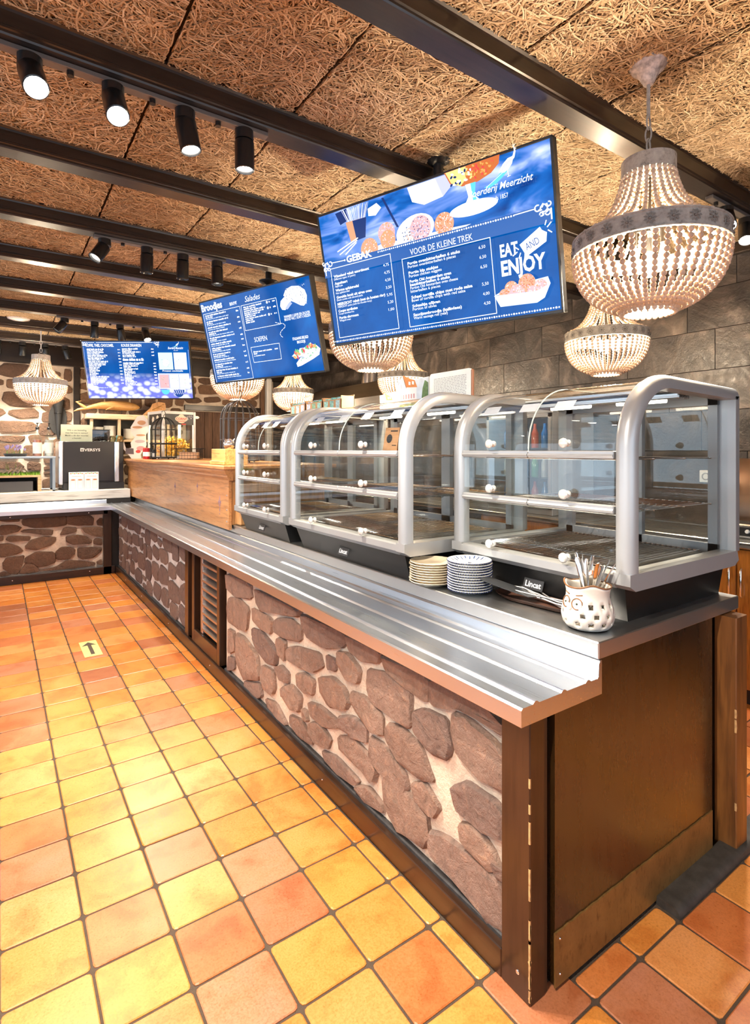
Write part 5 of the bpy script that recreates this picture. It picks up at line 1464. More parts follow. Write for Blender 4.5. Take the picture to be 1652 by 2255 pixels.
# small wooden box with a glass ornament
bx = thing('wooden_box', 'small open pine box with sloping sides on the chest beside the display case', 'box', (1.46, 4.12, 1.335))
PB = wood('bright_pine', (.60, .32, .09), (.76, .45, .16), 'Y', .4, .8)
MB().box(1.385, 1.397, 3.97, 4.28, 1.3355, 1.455, .002).build('front_panel', PB, bx, world=True)
MB().box(1.55, 1.562, 3.97, 4.28, 1.3355, 1.455, .002).build('back_panel', PB, bx, world=True)
for y in (3.97, 4.268): MB().box(1.397, 1.55, y, y + .012, 1.3355, 1.455, .002).build('side_panel', PB, bx, world=True)
MB().box(1.373, 1.386, 3.965, 4.285, 1.3355, 1.365, .004).build('lower_lip', PB, bx, world=True)
m = MB().box(1.40, 1.546, 3.985, 4.266, 1.337, 1.345); m.build('bottom', PB, bx, world=True)
gb = thing('glass_ornament', 'round clear glass ornament resting in the small pine box', 'ornament', (1.47, 4.12, 1.446))
MB().ball((0, 0, .044), .043, 20, 12).build('globe', plain('silvered_glass', (.75, .75, .76), .06, .9), gb, 60)
m = MB()
for i in range(7): a = 2 * PI * i / 7; m.tube([(.03 * math.cos(a), .03 * math.sin(a), .07), (.045 * math.cos(a), .045 * math.sin(a), .09)], [.005, .001], 6)
m.build('leaf_spikes', CHROME, gb, 60)
MB().box(-.028, .028, -.028, .028, -.099, .004, .004).build('stand', PB, gb)
# wire cages
def cage(label, loc, r_, h, nw, hook, shelf, wire=.0042, wm=None):
    t = thing('wire_birdcage', label, 'birdcage', loc, .2)
    wm = wm or WIRE
    zt = h - r_
    for i in range(nw):
        a = 2 * PI * i / nw; c, s = math.cos(a), math.sin(a)
        pts = [(r_ * c, r_ * s, .02), (r_ * c, r_ * s, zt)] + [(r_ * math.cos(b) * c, r_ * math.cos(b) * s, zt + r_ * math.sin(b)) for b in (.3, .6, .9, 1.2, 1.45)] + [(0, 0, h)]
        MB().tube(pts, wire, 6).build('bar', wm, t, 60)
    for z, q, k in ((.02, .008, 'base_ring'), (zt * .52, .010 if shelf else .0035, 'shelf_ring'), (zt, .0035, 'hoop')):
        MB().tube([(r_ * 1.02 * math.cos(2 * PI * i / 32), r_ * 1.02 * math.sin(2 * PI * i / 32), z) for i in range(32)], q, 6, closed=True).build(k, wm, t, 60)
    m = MB(); m.lathe([(0, .012), (r_, .012), (r_, .020), (0, .020)], 32); m.build('floor_disc', wm, t, 40)
    if shelf: m = MB(); m.lathe([(0, zt * .52), (r_, zt * .52), (r_, zt * .52 + .008), (0, zt * .52 + .008)], 32); m.build('shelf_disc', wm, t, 40)
    for i in range(4): a = 2 * PI * i / 4; MB().ball((r_ * .9 * math.cos(a), r_ * .9 * math.sin(a), .008), .008, 8, 5).build('foot', wm, t, 60)
    MB().tube([(0, 0, h), (0, 0, h + hook * .3), (hook * .18, 0, h + hook * .45), (hook * .3, 0, h + hook * .7), (hook * .1, 0, h + hook), (-hook * .18, 0, h + hook * .95), (-hook * .3, 0, h + hook * .75)], wire * .8, 6).build('hook', wm, t, 60)
    return t
cage('small black wire birdcage stand on the pine chest before the snack warmer', (1.64, 6.86, 1.335), .145, .50, 14, .08, True)
cage('large domed wire birdcage standing behind the small pine box', (1.79, 4.74, 1.335), .168, .555, 16, .09, False, .0050, plain('grey_iron_wire', (.10, .095, .10), .4, .6))
# snack warmer with corn chips
sw = thing('snack_warmer', 'white framed glass snack warmer full of yellow corn chips', 'warmer', (1.86, 7.36, 1.335), math.radians(11))
WF = plain('white_enamel', (.72, .71, .69), .35, nz=(6, .04)); a_ = .205; hh = .60
for sx in (-1, 1):
    for sy in (-1, 1): MB().box(sx * a_ - .016, sx * a_ + .016, sy * a_ - .016, sy * a_ + .016, 0, hh, .003).build('corner_post', WF, sw)
for z0, z1 in ((0, .03), (hh - .035, hh)): 
    MB().box(-a_, a_, -a_ - .012, -a_ + .012, z0, z1).box(-a_, a_, a_ - .012, a_ + .012, z0, z1).box(-a_ - .012, -a_ + .012, -a_, a_, z0, z1).box(a_ - .012, a_ + .012, -a_, a_, z0, z1).build('frame_rail', WF, sw)
MB().box(-a_, a_, -a_, a_, hh - .02, hh - .005).box(-a_, a_, -a_, a_, .0, .02).build('roof_and_floor', WF, sw)
for d_ in ((-a_, a_, -a_ - .002, -a_ + .001), (-a_, a_, a_ - .001, a_ + .002)): MB().box(*d_, .03, hh - .035).build('pane', GLASS, sw)
for d_ in ((-a_ - .002, -a_ + .001), (a_ - .001, a_ + .002)): MB().box(*d_, -a_, a_, .03, hh - .035).build('pane', GLASS, sw)
HDR = plain('dark_header', (.02, .02, .022), .35)
MB().box(-a_ + .015, a_ - .015, -a_ - .006, -a_ - .002, .43, .565).build('header_sign', HDR, sw)
MB().box(-a_ - .006, -a_ - .002, -a_ + .015, a_ - .015, .43, .565).build('header_sign', HDR, sw)
pz = Print(sw, -a_ - .0065); CRM = plain('sign_cream', (.80, .70, .55), .5); SRED = plain('sign_red', (.55, .03, .02), .5)
pz.poly(disc_poly(.03, .505, .085, .040, 24), CRM); pz.poly(disc_poly(.03, .535, .040, .030, 16), CRM); pz.poly(disc_poly(.03, .478, .05, .028, 16), CRM)
for i in range(14): q = rnd.random(); pz.poly(disc_poly(.11 + .07 * rnd.random(), .50 + .05 * rnd.random(), .008, .005, 6, q * 3), plain('popcorn_grey', (.45, .43, .50), .6))
pz.poly([(.03, .432), (.09, .432), (.09, .446), (.03, .446)], SRED); pz.done('printed_sign')
write('CORNY', .03, .492, .042, SRED, sw, -a_ - .0085, align='CENTER', bold=.02); write('SNAKERS', .03, .466, .024, SRED, sw, -a_ - .0085, align='CENTER', bold=.01)
pz = Print(sw, 0); pz.y = 0
m = MB(); m.add([(-a_ - .0066, .05, .46), (-a_ - .0066, .09, .44), (-a_ - .0066, .11, .50), (-a_ - .0066, .08, .54), (-a_ - .0066, .04, .52)], ((0, 1, 2, 3, 4),)); m.add([(-a_ - .0066, -.08, .50), (-a_ - .0066, -.03, .49), (-a_ - .0066, -.02, .53), (-a_ - .0066, -.055, .55), (-a_ - .0066, -.09, .53)], ((0, 1, 2, 3, 4),)); m.build('printed_sign', CRM, sw)
m = MB(); rr = random.Random(17)
for i in range(420):
    lv = rr.random(); x, y = rr.uniform(-.16, .16), rr.uniform(-.16, .16); z = .03 + rr.random() * (.27 - 1.2 * (abs(x) * .5 + abs(y) * .4) * .6)
    q = Matrix.Rotation(rr.uniform(0, 6), 3, 'Z') @ Matrix.Rotation(rr.uniform(0, 3), 3, 'X'); s_ = rr.uniform(.02, .034)
    P4 = [q @ Vector(v_) * s_ + Vector((x, y, max(.04, z))) for v_ in ((1, 0, 0), (-.5, .87, 0), (-.5, -.87, 0), (0, 0, .25))]
    m.add(P4, ((0, 1, 3), (1, 2, 3), (2, 0, 3), (0, 2, 1)))
tag(m.build('corn_chips', plain('corn_chip', (.72, .42, .06), .6, nz=(20, .35)), sw), kind='stuff')
MB().box(-.15, .15, -.15, .15, .022, .030).build('chip_tray', BLACK, sw)
spl = bpy.data.lights.new('warmer_lamp', 'POINT'); spl.energy = 12; spl.color = (1, .8, .5); spl.shadow_soft_size = .04
so_ = bpy.data.objects.new('warmer_lamp', spl); COL.objects.link(so_); so_.parent = sw; so_.location = (0, 0, .50)
# red and black tins stand in front of the warmer, beside the cage
tn = 0
for x, y, c, lab in ((1.50, 7.18, (.45, .02, .02), 'slim red tin on the chest beside the small birdcage'), (1.555, 7.12, (.02, .02, .022), 'slim black tin on the chest beside the small birdcage'), (1.50, 7.065, (.40, .015, .02), 'second slim red tin, half behind the small birdcage'), (1.575, 7.055, (.04, .04, .045), 'squat black tin directly behind the small birdcage bars')):
    t = thing('tin', lab, 'tin', (x, y, 1.335), 0, 'tins beside the birdcage'); h_ = .13 if tn < 3 else .11
    m = MB(); m.lathe([(0, 0), (.026, 0), (.027, .004), (.027, h_), (.025, h_ + .004), (0, h_ + .004)], 20); m.build('can', plain('tin_%d' % tn, c, .3, .2), t, 40)
    m = MB(); m.lathe([(.0272, h_ * .25), (.0275, h_ * .26), (.0275, h_ * .65), (.0272, h_ * .66)], 20); m.build('paper_band', PAPER, t, 40); tn += 1
# wire basket with wooden blocks
wb = thing('wire_basket', 'black wire basket of small wooden boards on the pine chest', 'basket', (1.86, 6.55, 1.335), math.radians(-30))
m = MB(); A, B, H_ = .13, .09, .125
for z in (.005, .045, .085): m.tube([(-A, -B, z), (A, -B, z), (A, B, z), (-A, B, z)], .0022, 5, closed=True)
for i in range(9): x = -A + 2 * A * i / 8; m.tube([(x, -B, H_), (x, -B, .004), (x, B, .004), (x, B, H_)], .0018, 5)
for i in range(1, 6): y = -B + 2 * B * i / 6; m.tube([(-A, y, H_), (-A, y, .004), (A, y, .004), (A, y, H_)], .0018, 5)
m.build('wire_mesh', WIRE, wb, 60); MB().tube([(-A - .012, -B - .012, H_), (A + .03, -B - .012, H_), (A + .03, B + .012, H_), (-A - .012, B + .012, H_)], .0045, 6, closed=True).build('rim', WIRE, wb, 60)
for i in range(5):
    o = tag(MB().box(-.10, .10, -.006, .006, 0, .075, .002).build('wooden_board', wood('pale_board', (.52, .30, .16), (.70, .44, .26), 'X', .5)), '%s small wooden board standing in the wire basket' % ('frontmost', 'second', 'middle', 'fourth', 'rearmost')[i], 'board', 'boards in the wire basket')
    o.location = Vector((1.86, 6.55, 1.343)) + Matrix.Rotation(math.radians(-30), 3, 'Z') @ Vector((0, -.062 + i * .031, 0)); o.rotation_euler = (0, 0, math.radians(-30))
# sundae cut-out board at the far end of the chest
sd = thing('sundae_display', 'cut-out cardboard sundae display at the far end of the chest', 'display', (1.455, 7.52, 1.335), math.radians(-12))
def board(t, pts, mat, y0, y1, nm): m = MB(); m.prism(pts, y0, y1, 'y'); return m.build(nm, mat, t)
board(sd, [(-.05, 0), (.07, 0), (.06, .05), (.10, .13), (.13, .17), (.12, .30), (.15, .36), (.14, .50), (.09, .56), (.02, .54), (-.02, .47), (-.06, .40), (-.05, .33), (-.01, .27), (-.06, .20), (-.05, .14), (-.11, .12), (-.14, .22), (-.15, .13), (-.08, .045)], plain('sundae_white', (.78, .74, .72), .5), -.006, .006, 'cut_out')
pz = Print(sd, -.0066); PK, CR = plain('berry_pink', (.62, .30, .30), .5), plain('caramel', (.55, .30, .16), .5)
for c_, q, rx, rz in ((CR, (.07, .46), .05, .03), (CR, (.02, .40), .06, .016), (PK, (.06, .13), .05, .03), (plain('berry_red', (.6, .06, .05), .5), (.03, .09), .03, .02), (CR, (.06, .30), .055, .012), (plain('cream_shadow', (.5, .42, .44), .5), (.05, .22), .06, .02)): pz.poly(disc_poly(q[0], q[1], rx, rz, 14), c_)
pz.poly([(-.12, .06), (-.02, .055), (-.025, .13), (-.115, .135)], plain('ink_panel', (.10, .08, .09), .5)); pz.done('printed_picture')
# ------------------------------------------------------------------ far counter: coffee machine and neighbours
BT = .963
cm = thing('coffee_machine', 'black bean-to-cup coffee machine with aluminium side strips on the white board', 'coffee machine', (.96, 7.75, BT))
WM = dict(parent=cm, world=True)
CB = plain('charcoal_front', (.010, .008, .009), .34, nz=(3, .2))
MB().box(.63, 1.312, 7.52, 8.0, BT + .02, 1.548, .006).build('body', CB, **WM)
MB().box(.645, 1.205, 7.50, 7.522, 1.06, 1.548, .004).build('front_panel', CB, **WM)
MB().box(.60, .645, 7.495, 8.0, 1.03, 1.548, .008).build('side_strip', m_steel('machine_aluminium', 'Z', .3, (.75, .75, .76)), **WM)
MB().box(1.205, 1.258, 7.495, 7.56, 1.05, 1.548, .006).build('side_strip', m_steel('machine_aluminium_b', 'Z', .3, (.75, .75, .76)), **WM)
MB().box(.645, 1.316, 7.50, 7.99, BT, 1.045, .004).build('drip_base', BLACK, **WM)
o = write('VERSYS', .868, 1.428, .047, plain('machine_white', (.85, .85, .86), .4), None, 7.498, bold=.022, xs=1.15); o.parent = cm; o.location = Vector((.868, 7.4985, 1.430)) - cm.location
pz = Print(cm, 7.4995 - 7.75); wmat = plain('machine_white', (.85, .85, .86), .4)
ex, ez = .825 - .96, 1.430 - BT
pz.poly([(ex, ez - .003), (ex + .038, ez - .003), (ex + .038, ez + .038), (ex, ez + .038)], wmat); pz.done('logo_block')
o = write('e', 0, 0, .050, CB, cm, 0, bold=.02); o.location = (ex + .007, 7.4985 - 7.75, ez + .003)
hp = thing('bean_hopper', 'smoked bean hopper full of coffee beans on top of the coffee machine', 'hopper', (1.065, 7.70, 1.549))
m = MB(); m.prism([(-.095, 0), (.095, 0), (.105, .03), (.105, .135), (.09, .142), (-.09, .142), (-.105, .135), (-.105, .03)], -.08, .08, 'y'); m.build('container', glass('smoked_glass', (.35, .32, .32), 1.2), hp)
m = MB(); rr = random.Random(2)
for i in range(260): m.ball((rr.uniform(-.085, .085), rr.uniform(-.06, .06), .012 + rr.random() * .085), .010, 6, 4, sz=.6)
tag(m.build('coffee_beans', plain('roast_bean', (.06, .025, .012), .4), hp, 60), kind='stuff')
m = MB(); m.box(-.11, .11, -.085, .085, .142, .152, .003); m.build('lid', BLACK, hp)
sg = thing('order_sign', 'pale green notice card standing on top of the coffee machine', 'sign', (.795, 7.58, 1.549))
MB().box(-.17, .17, -.003, .003, 0, .205).build('card', plain('pale_green_card', (.66, .76, .62), .6, nz=(5, .1)), sg)
MB().box(-.06, .06, .003, .05, 0, .004).box(-.06, .06, .003, .006, 0, .15).build('stand', WHITE, sg)
for i, s_ in enumerate(('Wilt u uw bestelling', 'mee het bos in nemen?', 'Meldt u dit dan voordat', 'u bestelt!')):
    write(s_, 0, .128 - i * .032, .026, plain('green_ink', (.04, .09, .06), .6), sg, -.0036, align='CENTER', bold=.012)
# cups beside the hopper
def cup(label, loc, mat, flip=True, r_=.040, h=.075):
    t = thing('coffee_cup', label, 'cup', loc, rnd.uniform(-1, 1), 'cups on the coffee machine')
    p_ = [(0, 0), (r_ * .62, 0), (r_ * .95, h * .45), (r_, h), (r_ * .93, h), (r_ * .86, h * .45), (r_ * .5, h * .08), (0, h * .08)]
    if flip: p_ = [(a, h - b) for a, b in p_]
    m = MB(); m.lathe(p_, 20); m.build('bowl', mat, t, 50)
    MB().tube([(r_ * .9, 0, h * .75), (r_ * 1.35, 0, h * .7), (r_ * 1.4, 0, h * .4), (r_ * .8, 0, h * .28)], .005, 6).build('handle', mat, t, 60)
TEAL = plain('teal_glaze', (.13, .30, .28), .3, nz=(20, .2)); AMB = plain('amber_glaze', (.22, .11, .02), .2); GRY = plain('grey_glaze', (.35, .36, .34), .3)
cup('striped olive cup upside down next to the bean hopper', (1.205, 7.66, 1.549), plain('olive_glaze', (.24, .22, .10), .3))
cup('amber brown cup upside down on the coffee machine corner', (1.290, 7.62, 1.549), AMB)
cup('teal cup at the edge of the coffee machine beside the amber cup', (1.295, 7.74, 1.549), TEAL, True, .045, .085)
cup('teal cup behind the notice card at its outer end', (.665, 7.68, 1.549), TEAL, True, .042, .09)
# two leaflet boxes in front of the machine
for i, x in enumerate((.775, .935)):
    t = thing('tea_carton', ('white tea carton with leaf print nearer the steel shelf', 'white tea carton with leaf print nearer the pine chest')[i], 'carton', (x, 7.44, BT), 0, 'tea cartons before the coffee machine')
    MB().box(-.078, .078, -.03, .03, 0, .215, .002).build('box', PAPER, t)
    pz = Print(t, -.0304)
    for k in (-1, 1):
        pz.poly([(k * .037 - .027, .02), (k * .037 + .027, .02), (k * .037 + .027, .135), (k * .037 - .027, .135)], plain('carton_grey', (.42, .42, .42), .6))
        pz.poly([(k * .037 - .023, .024), (k * .037 + .023, .024), (k * .037 + .023, .115), (k * .037 - .023, .115)], plain('carton_light', (.7, .7, .68), .6))
        pz.poly(disc_poly(k * .037, .125, .02, .008, 10), plain('carton_rust', (.42, .16, .06), .6))
    for k in range(7): pz.poly(disc_poly(-.06 + k * .02, .20 + .006 * (k % 2), .010, .006, 8), plain(('carton_rust', 'carton_leaf')[k % 2], ((.42, .16, .06), (.20, .35, .10))[k % 2], .6))
    pz.poly([(-.05, .165), (.05, .165), (.05, .170), (-.05, .170)], plain('carton_grey', (.42, .42, .42), .6)); pz.done('printed_label')
# steel shelf frame with bottles, flowers and planter
sf = thing('steel_shelf', 'blue-grey painted steel shelf frame standing on the white counter board', 'shelf', (.0, 7.62, BT))
BG = plain('blue_grey_steel', (.24, .30, .37), .4, .3, nz=(4, .06))
MB().box(-1.3, .565, 7.45, 7.86, 1.345, 1.368, .004).build('shelf_top', BG, sf, world=True)
for x in (-1.28, .53):
    for y in (7.45, 7.83): MB().box(x, x + .03, y, y + .03, BT + .012, 1.345, .003).build('leg', BG, sf, world=True); MB().box(x + .003, x + .027, y + .003, y + .027, BT, BT + .012).build('rubber_foot', BLACKM, sf, world=True)
def bottle(label, loc, liq):
    t = thing('syrup_bottle', label, 'bottle', loc, 0, 'syrup bottles with pumps')
    m = MB(); m.lathe([(0, .002), (.044, .002), (.046, .01), (.046, .20), (.040, .235), (.020, .275), (.016, .29), (.016, .32), (0, .32)], 24); m.build('glass', GLASSB, t, 50)
    m = MB(); m.lathe([(0, .004), (.042, .006), (.042, .195), (0, .198)], 20); m.build('syrup', plain('syrup_' + label[:5], liq, .2), t, 50)
    m = MB(); m.lathe([(.0466, .035), (.0470, .036), (.0470, .165), (.0466, .166)], 24); m.build('label', PAPER, t, 50)
    m = MB(); m.lathe([(0, .318), (.019, .318), (.019, .345), (.009, .352), (.006, .36), (.006, .385), (.012, .388), (.012, .398), (0, .40)], 16); m.tube([(0, 0, .393), (.03, 0, .395), (.05, 0, .388)], .004, 6); m.build('pump', BLACK, t, 50)
bottle('rose coloured syrup bottle with black pump, further from the coffee machine', (.385, 7.60, 1.368), (.45, .16, .10))
bottle('clear syrup bottle with black pump, next to the coffee machine', (.505, 7.62, 1.368), (.62, .60, .55))
fp = thing('crocus_pot', 'low pot of violet crocuses on the steel shelf', 'flowers', (.17, 7.62, 1.369))
m = MB(); m.lathe([(0, 0), (.10, 0), (.12, .035), (.112, .035), (.095, .008), (0, .008)], 20); m.build('dish', plain('dark_dish', (.05, .04, .035), .5), fp, 50)
rr = random.Random(6); lf = MB(); pt_ = MB()
for i in range(34):
    x, y = rr.uniform(-.09, .09), rr.uniform(-.07, .07); h_ = rr.uniform(.06, .12); dx = rr.uniform(-.03, .03)
    lf.add([(x - .002, y, .01), (x + .002, y, .01), (x + dx, y + .01, h_)], ((0, 1, 2),))
    if i < 17:
        for k in range(5): a = 2 * PI * k / 5; pt_.add([(x + dx, y, h_ - .01), (x + dx + .013 * math.cos(a), y + .013 * math.sin(a), h_ + .012), (x + dx + .010 * math.cos(a + .6), y + .010 * math.sin(a + .6), h_ + .030), (x + dx + .004 * math.cos(a + 1), y + .004 * math.sin(a + 1), h_ + .010)], ((0, 1, 2, 3),))
tag(lf.build('leaf_blades', plain('crocus_leaf', (.12, .25, .06), .6), fp), kind='stuff'); tag(pt_.build('petals', plain('crocus_violet', (.36, .30, .58), .6), fp), kind='stuff')
pl = thing('moss_planter', 'open pine planter with moss, driftwood and a dark drawer box under the steel shelf', 'planter', (.03, 7.66, BT))
PW = wood('pale_planter_wood', (.50, .32, .17), (.66, .46, .28), 'X', .5)
MB().box(-.36, .39, -.16, .16, .165, .190, .003).build('top_board', PW, pl)
for x in (-.36, .355): MB().box(x, x + .035, -.16, .16, 0, .165, .003).build('side_board', PW, pl)
MB().box(-.325, .355, .14, .16, 0, .165).build('back_board', DARK, pl)
MB().box(-.28, .31, -.13, .12, .0, .12, .004).build('drawer_box', plain('dark_slate_box', (.06, .06, .065), .5), pl)
mo = MB()
for i in range(900):
    x, y = rr.uniform(-.35, .38), rr.uniform(-.15, .15); h_ = rr.uniform(.01, .045); s_ = rr.uniform(.004, .010)
    mo.add([(x - s_, y, .19), (x + s_, y + s_, .19), (x, y - s_, .19), (x + rr.uniform(-.01, .01), y + rr.uniform(-.01, .01), .19 + h_)], ((0, 1, 3), (1, 2, 3), (2, 0, 3)))
tag(mo.build('moss', plain('bright_moss', (.20, .38, .04), .8, nz=(30, .4)), pl), kind='stuff')
for i in range(5): mo = MB(); x = -.05 + i * .05; mo.tube([(x, -.05, .20), (x + .05, -.06, .24 + .01 * i), (x + .11, -.04, .225)], [.012, .018, .006], 6); mo.build('driftwood_piece', plain('pale_driftwood', (.62, .48, .36), .7, nz=(30, .2)), pl, 60)
for i in range(14): x = rr.uniform(-.3, .25); h_ = rr.uniform(.09, .19); MB().add([(x - .006, 0, .19), (x + .006, 0, .19), (x + rr.uniform(-.05, .05), rr.uniform(-.03, .03), .19 + h_)], ((0, 1, 2),)).build('grass_leaf', plain('fresh_leaf', (.30, .42, .08), .6), pl)

# ------------------------------------------------------------------ far wall furnishings
ir = thing('iron_torch', 'black iron torch holder on an oval plate fixed to the stone wall', 'torch holder', (.655, 8.335, 1.58))
m = MB(); m.prism(disc_poly(0, .275, .105, .205, 32), .02, .045, 'y'); m.build('oval_plate', plain('hammered_iron', (.03, .029, .028), .55, .4, bp=(60, .5)), ir)
m = MB(); m.lathe([(0, 0), (.012, .0), (.030, .18), (.052, .42), (.075, .52), (.068, .52), (0, .45)], 20, (0, -.045, 0)); m.build('cone', plain('hammered_iron', (.03,) * 3), ir, 50)
MB().tube([(.045 * math.cos(a), -.045 + .045 * math.sin(a), .345) for a in (i * PI / 8 for i in range(16))], .006, 6, closed=True).build('ring', WIRE, ir, 60)
sh = thing('wall_shelf', 'thick pale wooden shelf with uprights on the stone wall', 'shelf', (1.34, 8.2, 1.30))
PS = wood('pale_oak', (.55, .37, .22), (.72, .53, .34), 'X', .5)
MB().box(.955, 2.02, 8.02, 8.34, 1.855, 1.925, .006).build('shelf_board', PS, sh, world=True)
MB().box(.99, 2.02, 8.05, 8.34, 1.555, 1.585, .003).build('shelf_board', PS, sh, world=True)
for x in (1.0, 1.335, 1.66, 1.97): MB().box(x, x + .035, 8.04, 8.10, 1.20, 1.855, .003).build('upright', wood('pale_oak_upright', (.55, .37, .22), (.72, .53, .34), 'Z', .5), sh, world=True)
MB().box(1.0, 2.0, 8.30, 8.34, 1.585, 1.855).build('back_panel', DARK, sh, world=True)
bowl_m = MB(); bowl_m.lathe([(0, 0), (.045, 0), (.075, .028), (.080, .040), (.076, .040), (.068, .026), (0, .008)], 20); bowl_m = bowl_m.mesh('bowl', POT, 50)
names = ('first', 'second', 'third')
for s_, (x, nn, tint) in enumerate(((1.10, 8, POT), (1.255, 9, POT), (1.50, 7, POT))):
    for k in range(nn):
        i = nn - 1 - k
        tag(link('bowl', bowl_m, None, (x, 8.17, 1.586 + k * .018)), '%s white bowl from the top of the %s stack on the wall shelf' % (ordinal[i], names[s_]), 'bowl', 'white bowls on the wall shelf')
fish = thing('carved_fish', 'long carved driftwood fish mounted on two rods above the wall shelf', 'carving', (1.27, 8.15, 1.926))
DW = wood('orange_driftwood', (.34, .15, .04), (.56, .30, .10), 'X', .5, .9)
body = [(-.36, .06, .010), (-.30, .075, .022), (-.22, .10, .030), (-.12, .115, .050), (.0, .12, .062), (.12, .12, .066), (.22, .118, .062), (.30, .112, .046), (.345, .108, .020), (.36, .106, .006)]
m = MB(); m.tube([(a, 0, b) for a, b, c in body], [c for a, b, c in body], 10); m.build('body', DW, fish, 60)
MB().tube([(-.30, 0, .075), (-.37, -.01, .115), (-.42, 0, .15), (-.36, 0, .165)], [.02, .018, .014, .004], 8).build('tail_fin', DW, fish, 60)
MB().tube([(-.30, 0, .075), (-.40, .01, .05), (-.45, 0, .025)], [.02, .016, .004], 8).build('tail_fin', DW, fish, 60)
MB().tube([(.02, -.05, .10), (-.04, -.07, .075), (-.08, -.075, .055)], [.016, .012, .003], 8).build('side_fin', DW, fish, 60)
for x in (-.09, .13): MB().tube([(x, 0, 0), (x, 0, .10)], .004, 6).build('rod', WIRE, fish)
fan = thing('carved_leaf', 'carved orange wooden leaf standing beside the driftwood fish', 'carving', (1.82, 8.16, 1.926))
m = MB(); m.prism([(-.16, 0), (-.13, -.0), (-.02, .055), (.06, .03), (.13, .05), (.16, .11), (.15, .19), (.06, .20), (-.02, .17), (-.05, .11), (-.10, .06)], -.012, .012, 'y'); m.build('leaf', wood('leaf_wood', (.48, .21, .06), (.66, .34, .13), 'Z', .5), fan)
for k in range(4): MB().tube([(-.03, -.013, .08), (.03 + .03 * k, -.016, .055 + .03 * k + .02), (.08 + .02 * k, -.013, .06 + .035 * k)], .004, 6).build('vein', DW, fan, 60)
MB().box(-.06, .06, -.03, .03, 0, .012).build('foot', PS, fan)

# ------------------------------------------------------------------ kitchen side: hood, back counter, fridge, grill
hd = thing('extractor_hood', 'dark sloping extractor hood with round flue on the slate wall', 'hood', (3.75, 5.9, 1.93))
HM = m_steel('dark_hood_steel', 'Y', .36, (.13, .115, .105))
x0, x1, ya, yb, zb = 3.36, 4.085, 4.80, 7.05, 1.93
m = MB(); B8 = [(x0, ya, zb), (x1, ya, zb), (x1, yb, zb), (x0, yb, zb), (x0, ya, 2.03), (x1, ya, 2.15), (x1, yb, 2.15), (x0, yb, 2.03), (3.68, 5.02, 2.26), (x1, 5.02, 2.26), (x1, 6.80, 2.26), (3.68, 6.80, 2.26)]
m.add(B8, ((0, 1, 5, 4), (1, 2, 6, 5), (2, 3, 7, 6), (3, 0, 4, 7), (4, 5, 9, 8), (6, 7, 11, 10), (7, 4, 8, 11), (8, 9, 10, 11), (5, 6, 10, 9))); m.build('canopy', HM, hd, world=True)
m = MB(); m.lathe([(.125, 2.25), (.125, ZC)], 28, (3.86, 5.70, 0)); m.build('flue', m_steel('flue_steel', 'Z', .22, (.55, .5, .46)), hd, 60, world=True)
MB().box(x0 - .004, x0 + .012, ya, yb, zb - .004, zb + .03).build('lower_edge', HM, hd, world=True)
bwt = tag(MB().box(3.40, 4.084, 1.0, 8.3, .900, .935, .004).build('back_worktop', m_steel('back_worktop_steel', 'Y', .3, (.55, .54, .52))), 'steel worktop along the slate wall behind the display cases', 'worktop')
OW = wood('orange_zebrano', (.30, .105, .018), (.50, .20, .035), 'Z', .32, 1.1, .3)
for i in range(3):
    y = 1.0 + i * .8
    t = thing('base_cabinet', ('orange wood grain base cabinet at the picture edge below the grill', 'orange wood grain base cabinet seen through the near display case', 'orange wood grain base cabinet below the glass fridge')[i], 'cabinet', (3.75, y + .4, 0), 0, 'orange wood base cabinets')
    MB().box(3.47, 4.08, y + .002, y + .798, .10, .899).build('body', OW, t, world=True)
    MB().box(3.52, 4.08, y + .002, y + .798, 0, .10).build('toe_kick', BLACKM, t, world=True)
    for k in (0, 1):
        d_ = MB().box(3.45, 3.469, y + .006 + k * .397, y + .394 + k * .397, .11, .885, .002).build('door', OW, t, world=True)
        MB().tube([(3.445, y + .37 + k * .06, .62), (3.43, y + .37 + k * .06, .63), (3.43, y + .37 + k * .06, .77), (3.445, y + .37 + k * .06, .78)], .005, 6).build('handle', CHROME, d_, 60, world=True)
gr = thing('contact_grill', 'steel contact grill with curved lid handle at the picture edge', 'grill', (3.78, 1.42, .935))
MB().box(-.24, .16, -.16, .12, 0, .085, .008).build('base', m_steel('grill_steel', 'Y', .25, (.6, .58, .55)), gr)
MB().box(-.245, -.239, -.13, .09, .018, .070, .002).build('control_panel', BLACK, gr)
for k in range(4):
    m = MB(); m.lathe([(0, .012), (.010, .012), (.012, 0)], 14); m.v = [(-.245 - c, -.10 + k * .055 + a, .045 + b) for a, b, c in m.v]; m.build('dial', WHITE, gr, 50)
m = MB(); m.prism([(-.20, .10), (-.21, .13), (-.13, .36), (-.02, .46), (.05, .46), (.06, .40), (-.06, .30), (-.15, .12)], -.13, .09, 'y'); m.build('lid', plain('bronze_lid', (.20, .13, .09), .3, .7), gr, 40)
MB().tube([(-.22, -.15, .09), (-.26, -.15, .22), (-.22, -.15, .36), (-.12, -.14, .44)], .009, 8).build('lid_handle', CHROME, gr, 60)
MB().tube([(-.22, .11, .09), (-.26, .11, .22), (-.22, .11, .36), (-.12, .10, .44)], .009, 8).build('lid_handle', CHROME, gr, 60)
fr_ = thing('glass_fridge', 'countertop glass fridge with bluish light and bottles on the back worktop', 'fridge', (3.78, 3.05, .935))
FG = plain('fridge_grey', (.30, .31, .33), .35, .4)
